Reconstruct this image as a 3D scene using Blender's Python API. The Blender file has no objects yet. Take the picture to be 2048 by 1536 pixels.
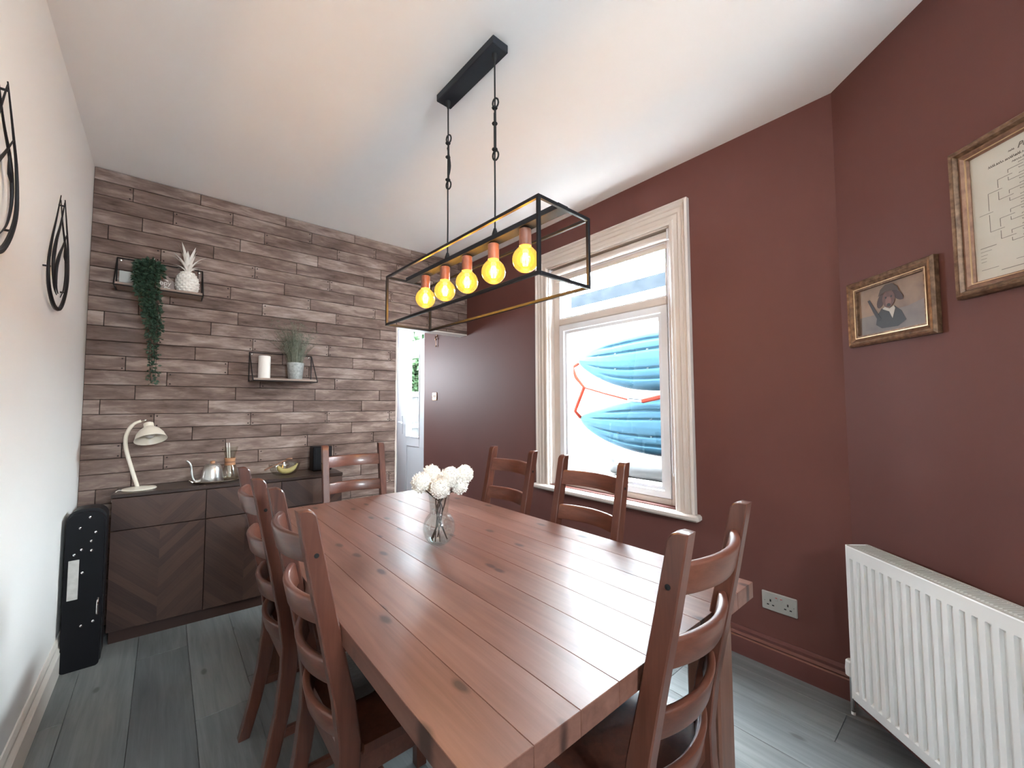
import bpy, bmesh, math, random
from mathutils import Vector, Matrix, Euler

# ------------------------------------------------------------------ camera
scene = bpy.context.scene
COL = scene.collection
CAM_H = 1.25
cam_data = bpy.data.cameras.new('camera')
cam = bpy.data.objects.new('camera', cam_data)
COL.objects.link(cam)
cam_data.sensor_fit = 'HORIZONTAL'
cam_data.sensor_width = 36.0
cam_data.lens = 36.0 * 814.2 / 2048.0
cam_data.clip_start = 0.02
YAW, PITCH, ROLL = 0.7051, 0.0530, -0.0043
fw = Vector((math.sin(YAW) * math.cos(PITCH), math.cos(YAW) * math.cos(PITCH), math.sin(PITCH)))
rt = Vector((math.cos(YAW), -math.sin(YAW), 0))
up = rt.cross(fw)
r2 = rt * math.cos(ROLL) + up * math.sin(ROLL)
u2 = up * math.cos(ROLL) - rt * math.sin(ROLL)
m = Matrix((r2, u2, -fw)).transposed().to_4x4()
m.translation = (0, 0, CAM_H)
cam.matrix_world = m
scene.camera = cam

# ------------------------------------------------------------------ sky, exposure
SKY = 22.0
world = bpy.data.worlds.new('overcast_sky')
scene.world = world
world.use_nodes = True
bg = world.node_tree.nodes['Background']
bg.inputs[0].default_value = (0.85, 0.95, 1.03, 1)
bg.inputs[1].default_value = SKY
vs = scene.view_settings
vs.view_transform = 'Standard'
vs.look = 'None'
vs.gamma = 1.0
vs.exposure = 2.66
vs.use_curve_mapping = False
scene.cycles.max_bounces = 10
scene.cycles.diffuse_bounces = 6
scene.cycles.transparent_max_bounces = 16
scene.cycles.sample_clamp_indirect = 8.0
scene.cycles.caustics_reflective = False
scene.cycles.caustics_refractive = False

# ------------------------------------------------------------------ room numbers (metres)
XL, YP, XW, YC, ANG, H = -0.357, 3.328, 2.253, 0.410, 0.7277, 2.658
TX0, TX1, TY0, TY1, TZ = 0.329, 1.305, 0.467, 2.304, 0.74
YB, XR = -1.6, 1.255           # rear wall, rear right wall
rnd = random.Random(7)

# ------------------------------------------------------------------ materials
def nodes_of(name):
    mt = bpy.data.materials.new(name)
    mt.use_nodes = True
    nt = mt.node_tree
    return mt, nt, nt.nodes['Principled BSDF'], nt.nodes, nt.links

def mat(name, col, rough=0.6, metal=0.0, spec=0.5, bump=0.0, bscale=200.0, emit=None, estr=0.0, coat=0.0, trans=0.0, ior=1.45, sheen=0.0):
    mt, nt, p, N, L = nodes_of(name)
    p.inputs['Base Color'].default_value = (*col, 1)
    p.inputs['Roughness'].default_value = rough
    p.inputs['Metallic'].default_value = metal
    p.inputs['Specular IOR Level'].default_value = spec
    p.inputs['Coat Weight'].default_value = coat
    p.inputs['Transmission Weight'].default_value = trans
    p.inputs['IOR'].default_value = ior
    p.inputs['Sheen Weight'].default_value = sheen
    if emit:
        p.inputs['Emission Color'].default_value = (*emit, 1)
        p.inputs['Emission Strength'].default_value = estr
    if bump > 0:
        tc = N.new('ShaderNodeTexCoord'); nz = N.new('ShaderNodeTexNoise'); bp = N.new('ShaderNodeBump')
        nz.inputs['Scale'].default_value = bscale; nz.inputs['Detail'].default_value = 4
        L.new(tc.outputs['Object'], nz.inputs['Vector'])
        L.new(nz.outputs['Fac'], bp.inputs['Height'])
        bp.inputs['Strength'].default_value = bump; bp.inputs['Distance'].default_value = 0.002
        L.new(bp.outputs['Normal'], p.inputs['Normal'])
    return mt

def mottled(name, c1, c2, scale=3.0, rough=0.7, bump=0.1, bscale=250.0, detail=5, metal=0.0, spec=0.5):
    mt, nt, p, N, L = nodes_of(name)
    tc = N.new('ShaderNodeTexCoord'); nz = N.new('ShaderNodeTexNoise'); rp = N.new('ShaderNodeValToRGB')
    nz.inputs['Scale'].default_value = scale; nz.inputs['Detail'].default_value = detail
    L.new(tc.outputs['Object'], nz.inputs['Vector']); L.new(nz.outputs['Fac'], rp.inputs['Fac'])
    rp.color_ramp.elements[0].position = 0.3; rp.color_ramp.elements[1].position = 0.7
    rp.color_ramp.elements[0].color = (*c1, 1); rp.color_ramp.elements[1].color = (*c2, 1)
    L.new(rp.outputs['Color'], p.inputs['Base Color'])
    p.inputs['Roughness'].default_value = rough; p.inputs['Metallic'].default_value = metal
    p.inputs['Specular IOR Level'].default_value = spec
    n2 = N.new('ShaderNodeTexNoise'); n2.inputs['Scale'].default_value = bscale; n2.inputs['Detail'].default_value = 3
    L.new(tc.outputs['Object'], n2.inputs['Vector'])
    bp = N.new('ShaderNodeBump'); bp.inputs['Strength'].default_value = bump; bp.inputs['Distance'].default_value = 0.002
    L.new(n2.outputs['Fac'], bp.inputs['Height']); L.new(bp.outputs['Normal'], p.inputs['Normal'])
    return mt

def wood(name, cols, axis='y', grain=60.0, along=3.0, rough=0.45, spec=0.5, coat=0.0, bump=0.15, var=0.25, blotch=4.0, blotch_amt=0.35, knots=0.0, knot_col=(0.05, 0.025, 0.015), rough_var=0.0, crough=0.12):
    """wood with grain along one object axis; each object gets its own tone and offset"""
    mt, nt, p, N, L = nodes_of(name)
    tc = N.new('ShaderNodeTexCoord'); oi = N.new('ShaderNodeObjectInfo')
    add = N.new('ShaderNodeVectorMath'); add.operation = 'ADD'
    sc = N.new('ShaderNodeVectorMath'); sc.operation = 'SCALE'; sc.inputs[0].default_value = (13.7, 31.1, 7.3)
    L.new(oi.outputs['Random'], sc.inputs['Scale'])
    L.new(tc.outputs['Object'], add.inputs[0]); L.new(sc.outputs[0], add.inputs[1])
    mp = N.new('ShaderNodeMapping'); L.new(add.outputs[0], mp.inputs['Vector'])
    s = [grain, grain, grain]; s['xyz'.index(axis)] = along
    mp.inputs['Scale'].default_value = s
    nz = N.new('ShaderNodeTexNoise'); nz.inputs['Scale'].default_value = 1.0; nz.inputs['Detail'].default_value = 7
    nz.inputs['Roughness'].default_value = 0.65; nz.inputs['Distortion'].default_value = 0.6
    L.new(mp.outputs['Vector'], nz.inputs['Vector'])
    mp2 = N.new('ShaderNodeMapping'); L.new(add.outputs[0], mp2.inputs['Vector'])
    s2 = [blotch * 2.5] * 3; s2['xyz'.index(axis)] = blotch * 0.6
    mp2.inputs['Scale'].default_value = s2
    nb = N.new('ShaderNodeTexNoise'); nb.inputs['Scale'].default_value = 1.0; nb.inputs['Detail'].default_value = 4
    L.new(mp2.outputs['Vector'], nb.inputs['Vector'])
    mx = N.new('ShaderNodeMix'); mx.data_type = 'FLOAT'; mx.inputs[0].default_value = blotch_amt
    L.new(nz.outputs['Fac'], mx.inputs[2]); L.new(nb.outputs['Fac'], mx.inputs[3])
    # per object shift
    mr = N.new('ShaderNodeMapRange'); L.new(oi.outputs['Random'], mr.inputs['Value'])
    mr.inputs['To Min'].default_value = -var / 2; mr.inputs['To Max'].default_value = var / 2
    sm = N.new('ShaderNodeMath'); sm.operation = 'ADD'
    L.new(mx.outputs[0], sm.inputs[0]); L.new(mr.outputs[0], sm.inputs[1])
    rp = N.new('ShaderNodeValToRGB'); L.new(sm.outputs[0], rp.inputs['Fac'])
    el = rp.color_ramp.elements
    pos = [0.28, 0.5, 0.72]
    el[0].position = pos[0]; el[0].color = (*cols[0], 1)
    el[1].position = pos[2]; el[1].color = (*cols[2], 1)
    e = el.new(pos[1]); e.color = (*cols[1], 1)
    out = rp.outputs['Color']
    if knots > 0:
        mk = N.new('ShaderNodeMapping'); L.new(add.outputs[0], mk.inputs['Vector'])
        s3 = [11.0, 11.0, 11.0]; s3['xyz'.index(axis)] = 4.5
        mk.inputs['Scale'].default_value = s3
        vo = N.new('ShaderNodeTexVoronoi'); vo.voronoi_dimensions = '2D'; vo.inputs['Scale'].default_value = 1.0
        nd = N.new('ShaderNodeTexNoise'); nd.inputs['Scale'].default_value = 2.5
        L.new(mk.outputs[0], nd.inputs['Vector'])
        av = N.new('ShaderNodeMixRGB'); av.blend_type = 'ADD'; av.inputs[0].default_value = 0.12
        L.new(mk.outputs[0], av.inputs[1]); L.new(nd.outputs['Color'], av.inputs[2])
        L.new(av.outputs[0], vo.inputs['Vector'])
        # only some cells carry a knot
        sepc = N.new('ShaderNodeSeparateColor'); L.new(vo.outputs['Color'], sepc.inputs[0])
        gt = N.new('ShaderNodeMath'); gt.operation = 'LESS_THAN'; gt.inputs[1].default_value = knots
        L.new(sepc.outputs[0], gt.inputs[0])
        mrk = N.new('ShaderNodeMapRange'); L.new(vo.outputs['Distance'], mrk.inputs['Value'])
        mrk.inputs['From Min'].default_value = 0.07; mrk.inputs['From Max'].default_value = 0.15
        mrk.inputs['To Min'].default_value = 0.85; mrk.inputs['To Max'].default_value = 0.0
        mu = N.new('ShaderNodeMath'); mu.operation = 'MULTIPLY'
        L.new(mrk.outputs[0], mu.inputs[0]); L.new(gt.outputs[0], mu.inputs[1])
        mk2 = N.new('ShaderNodeMixRGB'); L.new(mu.outputs[0], mk2.inputs[0])
        L.new(out, mk2.inputs[1]); mk2.inputs[2].default_value = (*knot_col, 1)
        out = mk2.outputs[0]
    L.new(out, p.inputs['Base Color'])
    p.inputs['Roughness'].default_value = rough; p.inputs['Specular IOR Level'].default_value = spec
    p.inputs['Coat Weight'].default_value = coat; p.inputs['Coat Roughness'].default_value = crough
    if rough_var > 0:
        rr = N.new('ShaderNodeMapRange'); L.new(nb.outputs['Fac'], rr.inputs['Value'])
        rr.inputs['From Min'].default_value = 0.3; rr.inputs['From Max'].default_value = 0.7
        rr.inputs['To Min'].default_value = rough - rough_var; rr.inputs['To Max'].default_value = rough + rough_var
        L.new(rr.outputs[0], p.inputs['Roughness'])
    bp = N.new('ShaderNodeBump'); bp.inputs['Strength'].default_value = bump; bp.inputs['Distance'].default_value = 0.002
    L.new(nz.outputs['Fac'], bp.inputs['Height']); L.new(bp.outputs['Normal'], p.inputs['Normal'])
    return mt

def thin_glass(name, tint=(1, 1, 1), refl=0.06, rough=0.0):
    mt = bpy.data.materials.new(name); mt.use_nodes = True
    nt = mt.node_tree; N = nt.nodes; L = nt.links
    N.remove(N['Principled BSDF'])
    tr = N.new('ShaderNodeBsdfTransparent'); tr.inputs[0].default_value = (*tint, 1)
    gl = N.new('ShaderNodeBsdfGlossy'); gl.inputs['Roughness'].default_value = rough
    lw = N.new('ShaderNodeLayerWeight'); lw.inputs[0].default_value = 0.25
    mr = N.new('ShaderNodeMapRange'); mr.inputs['To Min'].default_value = refl; mr.inputs['To Max'].default_value = 0.75
    pw = N.new('ShaderNodeMath'); pw.operation = 'POWER'; pw.inputs[1].default_value = 4.0
    L.new(lw.outputs['Facing'], pw.inputs[0]); L.new(pw.outputs[0], mr.inputs['Value'])
    mx = N.new('ShaderNodeMixShader'); L.new(mr.outputs[0], mx.inputs[0])
    L.new(tr.outputs[0], mx.inputs[1]); L.new(gl.outputs[0], mx.inputs[2])
    L.new(mx.outputs[0], N['Material Output'].inputs['Surface'])
    return mt

def chevron(name, c1, c2):
    """chevron veneer: bands that rise to both sides of the panel's middle"""
    mt, nt, p, N, L = nodes_of(name)
    tc = N.new('ShaderNodeTexCoord'); sx = N.new('ShaderNodeSeparateXYZ'); L.new(tc.outputs['Object'], sx.inputs[0])
    ab = N.new('ShaderNodeMath'); ab.operation = 'ABSOLUTE'; L.new(sx.outputs['X'], ab.inputs[0])
    sb = N.new('ShaderNodeMath'); sb.operation = 'SUBTRACT'; L.new(sx.outputs['Z'], sb.inputs[0]); L.new(ab.outputs[0], sb.inputs[1])
    ad = N.new('ShaderNodeMath'); ad.operation = 'ADD'; L.new(sx.outputs['Z'], ad.inputs[0]); L.new(ab.outputs[0], ad.inputs[1])
    oi = N.new('ShaderNodeObjectInfo')
    fl = N.new('ShaderNodeMath'); fl.operation = 'SNAP'; fl.inputs[1].default_value = 0.052; L.new(sb.outputs[0], fl.inputs[0])
    sg = N.new('ShaderNodeMath'); sg.operation = 'SIGN'; L.new(sx.outputs['X'], sg.inputs[0])
    cb = N.new('ShaderNodeCombineXYZ'); L.new(fl.outputs[0], cb.inputs[0]); L.new(sg.outputs[0], cb.inputs[1]); L.new(oi.outputs['Random'], cb.inputs[2])
    wn = N.new('ShaderNodeTexWhiteNoise'); wn.noise_dimensions = '3D'; L.new(cb.outputs[0], wn.inputs['Vector'])
    # grain inside a band
    cg = N.new('ShaderNodeCombineXYZ')
    m1 = N.new('ShaderNodeMath'); m1.operation = 'MULTIPLY'; m1.inputs[1].default_value = 170; L.new(sb.outputs[0], m1.inputs[0])
    m2 = N.new('ShaderNodeMath'); m2.operation = 'MULTIPLY'; m2.inputs[1].default_value = 7; L.new(ad.outputs[0], m2.inputs[0])
    L.new(m1.outputs[0], cg.inputs[0]); L.new(m2.outputs[0], cg.inputs[1]); L.new(wn.outputs['Value'], cg.inputs[2])
    nz = N.new('ShaderNodeTexNoise'); nz.inputs['Scale'].default_value = 1.0; nz.inputs['Detail'].default_value = 5; L.new(cg.outputs[0], nz.inputs['Vector'])
    mx = N.new('ShaderNodeMix'); mx.data_type = 'FLOAT'; mx.inputs[0].default_value = 0.5
    L.new(wn.outputs['Value'], mx.inputs[2]); L.new(nz.outputs['Fac'], mx.inputs[3])
    rp = N.new('ShaderNodeValToRGB'); L.new(mx.outputs[0], rp.inputs['Fac'])
    rp.color_ramp.elements[0].position = 0.2; rp.color_ramp.elements[1].position = 0.8
    rp.color_ramp.elements[0].color = (*c1, 1); rp.color_ramp.elements[1].color = (*c2, 1)
    L.new(rp.outputs[0], p.inputs['Base Color'])
    p.inputs['Roughness'].default_value = 0.5
    return mt

M = {}
M['ceiling'] = mottled('ceiling_paint', (0.89, 0.87, 0.85), (0.92, 0.905, 0.89), 1.4, 0.85, 0.12, 60)
M['cream'] = mottled('cream_paint', (0.87, 0.86, 0.83), (0.90, 0.89, 0.86), 1.2, 0.8, 0.06, 90)
M['burgundy'] = mottled('burgundy_paint', (0.116, 0.041, 0.033), (0.128, 0.046, 0.037), 1.6, 0.58, 0.10, 160, spec=0.3)
M['burgundy_gloss'] = mat('burgundy_gloss_paint', (0.125, 0.046, 0.040), 0.35)
M['joint'] = mat('dark_joint', (0.018, 0.012, 0.010), 0.9)
M['plank'] = wood('weathered_plank', [(0.052, 0.028, 0.021), (0.185, 0.124, 0.102), (0.41, 0.325, 0.285)], 'x', 42, 9, 0.7, 0.3, 0, 0.45, 0.12, 7.0, 0.55)
M['floor'] = wood('grey_laminate', [(0.072, 0.076, 0.078), (0.136, 0.143, 0.143), (0.22, 0.226, 0.222)], 'y', 42, 2.2, 0.34, 0.5, 0, 0.06, 0.12, 1.6, 0.45, 0.08, (0.06, 0.06, 0.06))
M['pine'] = wood('red_pine_top', [(0.074, 0.029, 0.020), (0.140, 0.061, 0.043), (0.200, 0.098, 0.072)], 'y', 34, 1.6, 0.38, 0.28, 0.10, 0.08, 0.06, 2.6, 0.45, 0.42, (0.022, 0.009, 0.007), 0.07, 0.24)
M['pine_leg'] = wood('red_pine_leg', [(0.06, 0.022, 0.014), (0.12, 0.049, 0.030), (0.18, 0.08, 0.05)], 'z', 40, 2, 0.42, 0.5, 0.1, 0.06, 0.1)
M['chair'] = wood('stained_chair_wood', [(0.040, 0.0115, 0.0070), (0.088, 0.027, 0.0155), (0.135, 0.046, 0.027)], 'z', 48, 3, 0.36, 0.5, 0.25, 0.05, 0.12)
M['chair_x'] = wood('stained_slat_wood', [(0.048, 0.014, 0.0085), (0.105, 0.034, 0.0200), (0.160, 0.058, 0.036)], 'x', 48, 3, 0.34, 0.5, 0.25, 0.05, 0.12)
M['black'] = mat('black_metal', (0.012, 0.012, 0.014), 0.42, 0.3, 0.5)
M['canopy'] = mat('black_powder_coat', (0.016, 0.018, 0.023), 0.55, 0.0, 0.4, 0.2, 900)
M['cord'] = mat('black_cord', (0.01, 0.01, 0.01), 0.7)
M['holder'] = wood('rosewood_holder', [(0.10, 0.03, 0.018), (0.27, 0.105, 0.068), (0.43, 0.21, 0.15)], 'z', 60, 9, 0.3, 0.5, 0.4, 0.03, 0.2)
M['white'] = mat('white_gloss_paint', (0.57, 0.50, 0.45), 0.36)
M['upvc'] = mat('white_upvc', (0.70, 0.71, 0.74), 0.3)
M['skirt'] = mat('white_skirting_paint', (0.74, 0.69, 0.63), 0.38)
M['rad'] = mat('radiator_enamel', (0.80, 0.80, 0.79), 0.3)
M['grille'] = mat('radiator_grille_grey', (0.42, 0.39, 0.35), 0.6)
M['dark'] = mat('dark_cavity', (0.01, 0.01, 0.01), 0.9)
M['glass'] = thin_glass('window_glass', (0.98, 1.0, 1.0), 0.04)
M['frame_glass'] = thin_glass('picture_glass', (0.98, 0.98, 0.98), 0.015)
M['vase'] = thin_glass('clear_vase_glass', (0.93, 0.965, 0.96), 0.07, 0.02)
M['jar'] = thin_glass('carafe_glass', (0.93, 0.93, 0.90), 0.08, 0.02)
M['steel'] = mat('brushed_steel', (0.62, 0.61, 0.59), 0.28, 1.0)
M['silver'] = mat('silver_tray', (0.66, 0.62, 0.56), 0.15, 1.0)
M['chrome'] = mat('chrome', (0.8, 0.8, 0.8), 0.08, 1.0)
M['collar'] = mat('pale_wood_collar', (0.42, 0.21, 0.11), 0.5)
M['lamp'] = mat('cream_lamp_enamel', (0.74, 0.67, 0.56), 0.3, 0, 0.5)
M['case'] = mat('black_case_vinyl', (0.003, 0.003, 0.0045), 0.42, 0, 0.25, 0.15, 700)
M['paper'] = mottled('creased_paper', (0.42, 0.40, 0.37), (0.52, 0.50, 0.47), 40, 0.8, 0.2, 200)
M['walnut'] = mat('walnut_carcass', (0.034, 0.014, 0.010), 0.42)
M['walnut_top'] = wood('walnut_top', [(0.020, 0.010, 0.008), (0.036, 0.020, 0.015), (0.06, 0.034, 0.026)], 'x', 50, 2, 0.33, 0.5, 0.1, 0.04, 0.05)
M['chevron'] = chevron('chevron_veneer', (0.023, 0.0088, 0.0062), (0.070, 0.034, 0.0235))
M['pineapple'] = mat('white_ceramic', (0.82, 0.79, 0.74), 0.45)
M['leaf'] = mottled('trailing_leaf', (0.018, 0.045, 0.028), (0.05, 0.10, 0.06), 60, 0.55, 0.05)
M['grass'] = mottled('dusty_grass_blade', (0.11, 0.125, 0.085), (0.23, 0.235, 0.175), 60, 0.7, 0.05)
M['zinc'] = mottled('galvanised_zinc', (0.36, 0.38, 0.37), (0.62, 0.65, 0.63), 70, 0.42, 0.08, 200, metal=0.6)
M['candle'] = mat('candle_wax', (0.84, 0.78, 0.72), 0.55)
M['shelf_wood'] = wood('shelf_board_wood', [(0.16, 0.11, 0.085), (0.28, 0.205, 0.165), (0.40, 0.31, 0.26)], 'x', 50, 3, 0.6, 0.4, 0, 0.1, 0.1)
M['soil'] = mat('dark_soil', (0.03, 0.022, 0.016), 0.95)
M['pot_pale'] = mat('pale_grey_pot', (0.50, 0.50, 0.47), 0.6)
M['plaque'] = mat('grey_wood_plaque', (0.30, 0.24, 0.22), 0.7)
M['ink_white'] = mat('white_lettering', (0.82, 0.80, 0.77), 0.6)
M['petal'] = mat('white_petal', (0.84, 0.81, 0.75), 0.8, 0, 0.1, sheen=0.2)
M['stem'] = mat('dark_stem', (0.035, 0.022, 0.015), 0.6)
M['gilt'] = mottled('aged_gilt', (0.085, 0.042, 0.022), (0.26, 0.15, 0.085), 55, 0.42, 0.5, 160, metal=0.35)
M['gilt_line'] = mat('bright_gilt_line', (0.62, 0.42, 0.24), 0.28, 0.7)
M['gilt_rose'] = mottled('rosy_gilt', (0.16, 0.075, 0.048), (0.30, 0.165, 0.10), 40, 0.42, 0.3, 120, metal=0.3)
M['print_bg'] = mottled('portrait_backdrop', (0.11, 0.055, 0.032), (0.36, 0.225, 0.135), 7, 0.4, 0.02)
M['print_fg'] = mottled('portrait_ground', (0.12, 0.085, 0.07), (0.22, 0.165, 0.14), 9, 0.4, 0.02)
M['dog'] = mottled('portrait_dog_brown', (0.075, 0.022, 0.014), (0.155, 0.055, 0.035), 30, 0.4, 0.0)
M['dog_ear'] = mat('portrait_ear_brown', (0.055, 0.018, 0.012), 0.4)
M['dog_light'] = mat('portrait_muzzle', (0.22, 0.10, 0.075), 0.4)
M['dog_dark'] = mat('portrait_dark', (0.022, 0.012, 0.010), 0.4)
M['dog_hat'] = mat('portrait_hat', (0.075, 0.042, 0.025), 0.4)
M['dog_shirt'] = mat('portrait_collar', (0.48, 0.42, 0.36), 0.4)
M['parchment'] = mottled('pedigree_paper', (0.56, 0.52, 0.44), (0.63, 0.59, 0.51), 6, 0.5, 0.02)
M['ink'] = mat('grey_ink', (0.16, 0.14, 0.12), 0.6)
M['socket'] = mat('grey_socket_plate', (0.36, 0.34, 0.31), 0.35, 0.3)
M['red'] = mat('red_mark', (0.35, 0.03, 0.025), 0.5)
M['kayak'] = mottled('blue_kayak_plastic', (0.0115, 0.033, 0.050), (0.0125, 0.0355, 0.054), 2.0, 0.6, 0.03, 40, spec=0.05)
M['kayak_dark'] = mat('kayak_scupper', (0.004, 0.016, 0.022), 0.6)
M['strap'] = mat('orange_strap', (0.075, 0.008, 0.004), 0.8, 0, 0.05)
M['render'] = mottled('rough_render', (0.66, 0.62, 0.59), (0.80, 0.77, 0.75), 5, 0.9, 0.9, 22)
M['coping'] = mottled('grey_coping', (0.007, 0.009, 0.011), (0.011, 0.013, 0.016), 8, 0.9, 0.4, 40, spec=0.03)
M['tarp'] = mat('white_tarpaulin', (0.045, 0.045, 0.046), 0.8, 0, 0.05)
M['slate'] = mat('grey_bench', (0.012, 0.013, 0.0145), 0.9, 0, 0.03)
M['paving'] = mottled('garden_paving', (0.58, 0.57, 0.55), (0.70, 0.69, 0.67), 3, 0.85, 0.3, 30)
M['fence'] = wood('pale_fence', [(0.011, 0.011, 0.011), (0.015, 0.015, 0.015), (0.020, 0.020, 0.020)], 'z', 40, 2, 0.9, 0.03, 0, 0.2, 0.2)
M['hedge'] = mottled('hedge_leaf', (0.008, 0.016, 0.007), (0.018, 0.030, 0.015), 10, 0.9, 0.1, spec=0.03)
M['yellow'] = mottled('yellow_peel', (0.52, 0.42, 0.16), (0.62, 0.53, 0.24), 20, 0.5, 0.05)
M['spoon'] = mat('brown_spoon_wood', (0.21, 0.10, 0.06), 0.5)
M['cushion'] = mat('grey_fluffy_pad', (0.05, 0.046, 0.048), 0.95, 0, 0.2, 0.8, 90, sheen=0.6)
M['brass'] = mat('aged_brass', (0.42, 0.22, 0.13), 0.35, 0.8)
M['cable'] = mat('pale_flex', (0.62, 0.58, 0.52), 0.5)

def bulb_glass():
    mt = bpy.data.materials.new('amber_bulb_glass'); mt.use_nodes = True
    nt = mt.node_tree; N = nt.nodes; L = nt.links
    N.remove(N['Principled BSDF'])
    tr = N.new('ShaderNodeBsdfTransparent'); tr.inputs[0].default_value = (1.0, 0.62, 0.14, 1)
    em = N.new('ShaderNodeEmission'); em.inputs[0].default_value = (1.0, 0.52, 0.07, 1); em.inputs[1].default_value = 0.42
    gl = N.new('ShaderNodeBsdfGlossy'); gl.inputs['Roughness'].default_value = 0.03
    m1 = N.new('ShaderNodeMixShader'); m1.inputs[0].default_value = 0.55
    L.new(tr.outputs[0], m1.inputs[1]); L.new(em.outputs[0], m1.inputs[2])
    lw = N.new('ShaderNodeFresnel'); lw.inputs[0].default_value = 1.45
    m2 = N.new('ShaderNodeMixShader'); L.new(lw.outputs[0], m2.inputs[0])
    L.new(m1.outputs[0], m2.inputs[1]); L.new(gl.outputs[0], m2.inputs[2])
    L.new(m2.outputs[0], N['Material Output'].inputs['Surface'])
    return mt
M['bulb'] = bulb_glass()
M['filament'] = mat('glowing_filament', (1, 0.8, 0.4), 0.5, emit=(1.0, 0.72, 0.30), estr=25.0)

# ------------------------------------------------------------------ mesh helpers
class MB:
    def __init__(s): s.v = []; s.f = []
    def add(s, vs, fs):
        o = len(s.v); s.v += [tuple(p) for p in vs]; s.f += [tuple(i + o for i in f) for f in fs]; return s
    def box(s, x0, x1, y0, y1, z0, z1, b=0.0, T=None):
        c = ((x0 + x1) / 2, (y0 + y1) / 2, (z0 + z1) / 2); h = (abs(x1 - x0) / 2, abs(y1 - y0) / 2, abs(z1 - z0) / 2)
        vs = []; fs = []
        if b <= 0:
            vs = [(c[0] + sx * h[0], c[1] + sy * h[1], c[2] + sz * h[2]) for sx in (-1, 1) for sy in (-1, 1) for sz in (-1, 1)]
            fs = [(0, 1, 3, 2), (4, 6, 7, 5), (0, 4, 5, 1), (2, 3, 7, 6), (0, 2, 6, 4), (1, 5, 7, 3)]
        else:
            b = min(b, min(h) * 0.95)
            idx = {}
            for sx in (-1, 1):
                for sy in (-1, 1):
                    for sz in (-1, 1):
                        sg = (sx, sy, sz)
                        for a in range(3):
                            p = [c[i] + sg[i] * (h[i] if i == a else h[i] - b) for i in range(3)]
                            idx[(sg, a)] = len(vs); vs.append(tuple(p))
            for a in range(3):
                o1, o2 = (a + 1) % 3, (a + 2) % 3
                for sa in (-1, 1):
                    q = []
                    for s1, s2 in ((-1, -1), (1, -1), (1, 1), (-1, 1)):
                        sg = [0, 0, 0]; sg[a] = sa; sg[o1] = s1; sg[o2] = s2
                        q.append(idx[(tuple(sg), a)])
                    fs.append(tuple(q if sa > 0 else q[::-1]))
            for a in range(3):
                o1, o2 = (a + 1) % 3, (a + 2) % 3
                for s1 in (-1, 1):
                    for s2 in (-1, 1):
                        A = [0, 0, 0]; A[a] = -1; A[o1] = s1; A[o2] = s2
                        B = list(A); B[a] = 1
                        q = [idx[(tuple(A), o1)], idx[(tuple(B), o1)], idx[(tuple(B), o2)], idx[(tuple(A), o2)]]
                        if s1 * s2 < 0: q = q[::-1]
                        fs.append(tuple(q))
            for sx in (-1, 1):
                for sy in (-1, 1):
                    for sz in (-1, 1):
                        sg = (sx, sy, sz)
                        q = [idx[(sg, 0)], idx[(sg, 1)], idx[(sg, 2)]]
                        if sx * sy * sz < 0: q = q[::-1]
                        fs.append(tuple(q))
        if T is not None: vs = [tuple(T @ Vector(p)) for p in vs]
        return s.add(vs, fs)
    def tube(s, pts, r, n=8, closed=False, caps=True, flat=None):
        """round tube along pts; flat=(a,b) multiplies the two cross-section axes"""
        P = [Vector(p) for p in pts]; k = len(P)
        R = r if isinstance(r, (list, tuple)) else [r] * k
        T = []
        for i in range(k):
            if closed: t = P[(i + 1) % k] - P[(i - 1) % k]
            else: t = P[min(i + 1, k - 1)] - P[max(i - 1, 0)]
            T.append(t.normalized())
        nrm = Vector((0, 0, 1)) if abs(T[0].z) < 0.9 else Vector((1, 0, 0))
        nrm = (nrm - T[0] * nrm.dot(T[0])).normalized()
        vs = []; fs = []
        for i in range(k):
            nrm = (nrm - T[i] * nrm.dot(T[i])).normalized(); bn = T[i].cross(nrm)
            fa, fb = flat or (1, 1)
            for j in range(n):
                a = 2 * math.pi * j / n
                vs.append(P[i] + (nrm * math.cos(a) * fa + bn * math.sin(a) * fb) * R[i])
        for i in range(k if closed else k - 1):
            for j in range(n):
                a = i * n + j; b = i * n + (j + 1) % n; i2 = (i + 1) % k
                fs.append((a, b, i2 * n + (j + 1) % n, i2 * n + j))
        if caps and not closed:
            fs.append(tuple(range(n - 1, -1, -1))); fs.append(tuple((k - 1) * n + j for j in range(n)))
        return s.add(vs, fs)
    def lathe(s, prof, n=24, c=(0, 0, 0), T=None, closed=False):
        vs = []; fs = []; k = len(prof)
        for (r, z) in prof:
            for j in range(n):
                a = 2 * math.pi * j / n
                vs.append((c[0] + max(r, 1e-5) * math.cos(a), c[1] + max(r, 1e-5) * math.sin(a), c[2] + z))
        for i in range(k if closed else k - 1):
            i2 = (i + 1) % k
            for j in range(n):
                fs.append((i * n + j, i * n + (j + 1) % n, i2 * n + (j + 1) % n, i2 * n + j))
        if not closed:
            if prof[0][0] > 1e-4: fs.append(tuple(range(n - 1, -1, -1)))
            if prof[-1][0] > 1e-4: fs.append(tuple((k - 1) * n + j for j in range(n)))
        if T is not None: vs = [tuple(T @ Vector(p)) for p in vs]
        return s.add(vs, fs)
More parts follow.
